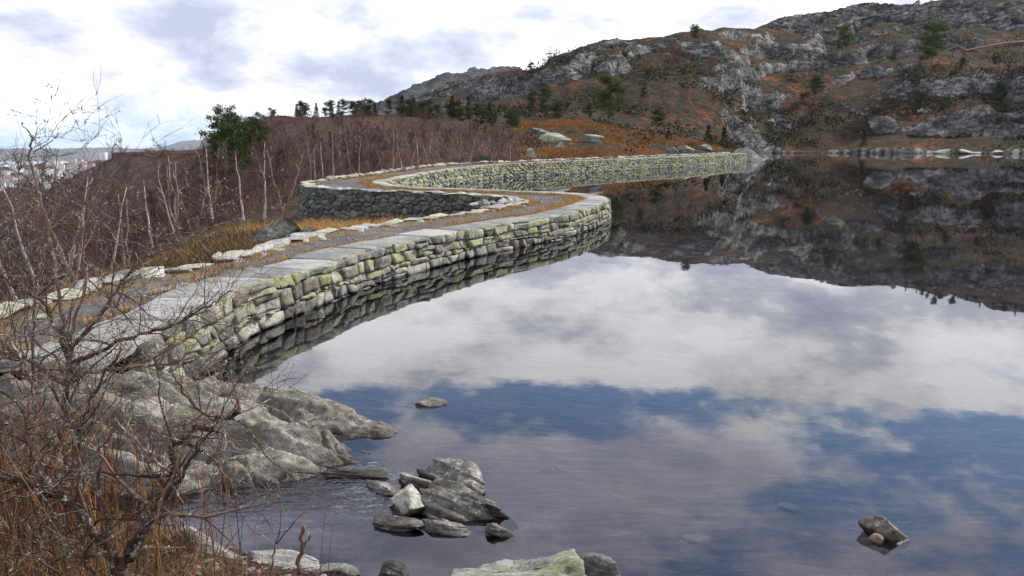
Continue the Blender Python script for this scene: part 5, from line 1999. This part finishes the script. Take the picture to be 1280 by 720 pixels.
shrub('dead_stump', 'short dark dead stump stick standing on the near bank', [
    ([(372, 735, 5.0), (374, 700, 5.0), (380, 657, 5.0)], .022, .017, 0),
    ([(377, 690, 5.0), (388, 668, 5.0)], .010, .005, 0)], 504, 1, 1.0, 60, 'stump')
shrub('dead_twig', 'pale forked dead twig leaning over the water at the near bank', [
    ([(338, 735, 4.8), (342, 690, 4.8), (352, 655, 4.8), (350, 620, 4.85), (345, 590, 4.9)], .010, .003, 3),
    ([(345, 680, 4.8), (370, 650, 4.85), (392, 632, 4.9)], .006, .002, 2),
    ([(350, 625, 4.85), (320, 600, 4.9)], .004, .002, 1)], 505, 1, 1.0, 20, 'twig')
for k, (px, top, lab) in enumerate([(402, 640, 'left of two thin reddish shoots right of the stump'), (412, 655, 'right of two thin reddish shoots right of the stump'), (300, 640, 'lone thin shoot on the pale bank slab')]):
    shrub('shoot', lab, [([(px - 2, 725, 4.95), (px, 690, 4.95), (px + 4, top, 4.95)], .005, .002, 1)], 510 + k, 0, 1.0, 0, 'shoot')

# tree standing outside the picture on the right: only a twig of it reaches into the view
def twig_tree():
    r = np.random.default_rng(9)
    foot = np.array([4.3, 3.3, gz(4.3, 3.3)])
    tr, tw, tips = MB(), MB(), []
    top = at_y(1420, 30, 4.1)
    C = np.array([foot - [0, 0, .1], foot + [.02, .05, .9], foot + [-.02, .2, 1.9], foot + [.05, .3, 3.2], foot + [.0, .4, 4.6]])
    tr.tube(C, [.07, .06, .05, .04, .02], 8, .6)
    a = [foot + [.04, .28, 2.95], foot + [-.25, .42, 3.12], at_y(1500, 34, 3.95), at_y(1430, 46, 4.05), at_y(1370, 42, 4.1), at_y(1290, 51, 4.1), at_y(1255, 54, 4.1), at_y(1232, 58, 4.1), at_y(1208, 63, 4.1), at_y(1198, 58, 4.1), at_y(1186, 61, 4.1), at_y(1172, 68, 4.1)]
    tw.tube(a, np.linspace(.0075, .0025, len(a)), 6, .5)
    tw.tube([at_y(1200, 58, 4.1), at_y(1190, 56, 4.1), at_y(1184, 52, 4.12)], [.004, .004, .003], 5, .4)
    tw.tube([at_y(1345, 46, 4.1), at_y(1300, 58, 4.1), at_y(1272, 67, 4.1)], [.005, .004, .0025], 5, .5)
    for q in (at_y(1430, 46, 4.05), at_y(1500, 34, 3.95), foot + [-.25, .42, 3.12]):
        grow(tw, tips, q, np.array([.1, -.6, .6]), .5, .005, 2, r)
    for nm in range(9):
        z = r.uniform(1.6, 4.4)
        grow(tw, tips, foot + [0, .3, z], np.array([r.uniform(.2, 1), r.uniform(-1, .3), .7]), r.uniform(.8, 1.4), .014, 2, r)
    e = tag(empty('bare_sapling', foot), 'bare pinkish twig of a sapling reaching in from the right edge', 'tree')
    for nm, mb in (('trunk', tr), ('twigs', tw)):
        mb.V = [v - foot for v in mb.V]
        obj(nm, mb.mesh(nm), M['twig_pink'], e)


M['twig_pink'] = simple_mat('twig_pink', (0.08, 0.05, 0.042), (0.30, 0.21, 0.18), 12, .8)
twig_tree()

# ------------------------------------------------------------------ far away on the left: town, fjord, mountains
M['house_wall'] = simple_mat('house_wall', (0.55, 0.53, 0.50), (0.80, 0.79, 0.76), .01, .8, use_rnd=False)
M['house_roof'] = simple_mat('house_roof', (0.16, 0.06, 0.05), (0.22, 0.20, 0.20), .012, .8, use_rnd=False)


def house_meshes(w_, d_, h_, rh):
    x, y = w_ / 2, d_ / 2
    V = [(-x, -y, -6), (x, -y, -6), (x, y, -6), (-x, y, -6), (-x, -y, h_), (x, -y, h_), (x, y, h_), (-x, y, h_), (-x, 0, h_ + rh), (x, 0, h_ + rh)]
    W = mesh_from('wall', V, [np.array([[0, 1, 5, 4], [1, 2, 6, 5], [2, 3, 7, 6], [3, 0, 4, 7]]), np.array([[5, 6, 9], [7, 4, 8]])], False)
    o = .5
    R = [(-x - o, -y - o, h_ - .3), (x + o, -y - o, h_ - .3), (x + o, 0, h_ + rh + .15), (-x - o, 0, h_ + rh + .15), (x + o, y + o, h_ - .3), (-x - o, y + o, h_ - .3)]
    Rf = mesh_from('roof', R, np.array([[0, 1, 2, 3], [3, 2, 4, 5]]), False)
    W.materials.append(M['house_wall'])
    Rf.materials.append(M['house_roof'])
    return W, Rf


HOUSES = [house_meshes(14, 10, 8, 4), house_meshes(26, 12, 14, 3), house_meshes(18, 12, 22, 3)]
r_ = np.random.default_rng(64)
n = 110
pxs = np.concatenate([r_.uniform(-30, 120, 80), r_.uniform(100, 245, 30)])
Yh = r_.uniform(2050, 3150, n)
Xh = (pxs - 640) / 1016 * Yh
Zh = gz_many(Xh, Yh)
for x, y, z in zip(Xh, Yh, Zh):
    e = empty('house', (x, y, z), r_.uniform(-.6, .6))
    k = r_.integers(3)
    obj('wall', HOUSES[k][0], None, e)
    obj('roof', HOUSES[k][1], None, e)
    e.scale = (r_.uniform(.8, 1.5),) * 3
    tag(e, 'white %s of the far town, %s' % (['small gabled house', 'long low block', 'tall block'][k], 'far left of the view' if x / y < -.56 else 'between the left bare trees' if x / y < -.52 else 'beside the dark knoll'), 'house', 'houses of the far town')
V = np.array([(-14000, 3300, -140), (2000, 3300, -140), (2000, 16000, -140), (-14000, 16000, -140)])
fj = obj('fjord', mesh_from('fjord', V, np.array([[0, 1, 2, 3]])), M['puddle'])
structure(fj, 'pale strip of fjord beyond the town')


def ridge(name, Y, pts, depth, label, seed):
    px = np.linspace(pts[0][0], pts[-1][0], 90)
    py = np.interp(px, [p[0] for p in pts], [p[1] for p in pts])
    X = (px - 640) / 1016 * Y
    Z = 3 + (180 - py) / 1000 * Y
    nz = fbm(np.column_stack([px * .12, px * 0, px * 0]), 4, seed) - .5
    Z = Z + nz * Y * .003
    rows = []
    for k, f in enumerate((0, .35, .7, 1.0, .6, 0)):
        yy = Y - depth + depth * k / 3
        rows.append(np.column_stack([X, np.full(90, yy) + nz * 200, -145 + (Z + 145) * f ** .9]))
    V = np.vstack(rows)
    i = np.arange(89)
    F = np.vstack([np.column_stack([r * 90 + i, r * 90 + i + 1, (r + 1) * 90 + i + 1, (r + 1) * 90 + i]) for r in range(5)])
    structure(obj(name, mesh_from(name, V, F), M['mountain']), label)


M['mountain'] = simple_mat('far_heath', (0.03, 0.035, 0.03), (0.09, 0.085, 0.07), .002, .95, use_rnd=False)
ridge('distant_mountain', 12500, [(150, 188), (205, 183), (228, 176), (262, 174), (300, 172), (360, 178), (450, 190)], 900, 'blue mountain on the horizon', 3)
ridge('distant_mountain', 10500, [(-400, 176), (-200, 182), (-60, 184), (60, 186), (120, 184), (180, 186), (230, 192)], 800, 'faint low hills across the fjord', 4)

# air between the camera and the far hills
m, N = material('haze')
pv = N.n('ShaderNodeVolumePrincipled', None, Color=(0.72, 0.82, 1.0), Density=0.00003, Anisotropy=0.0)
N.n('ShaderNodeOutputMaterial', None, Volume=pv)
bx = np.array([(x, y, z) for x in (-15000, 9000) for y in (-400, 17000) for z in (-150, 150)], float)
hz = obj('haze', mesh_from('haze', bx, np.array([[0, 1, 3, 2], [4, 6, 7, 5], [0, 4, 5, 1], [2, 3, 7, 6], [0, 2, 6, 4], [1, 5, 7, 3]]), False), m)
tag(hz, 'thin bluish haze in the air over the valley', 'haze', None, 'stuff')
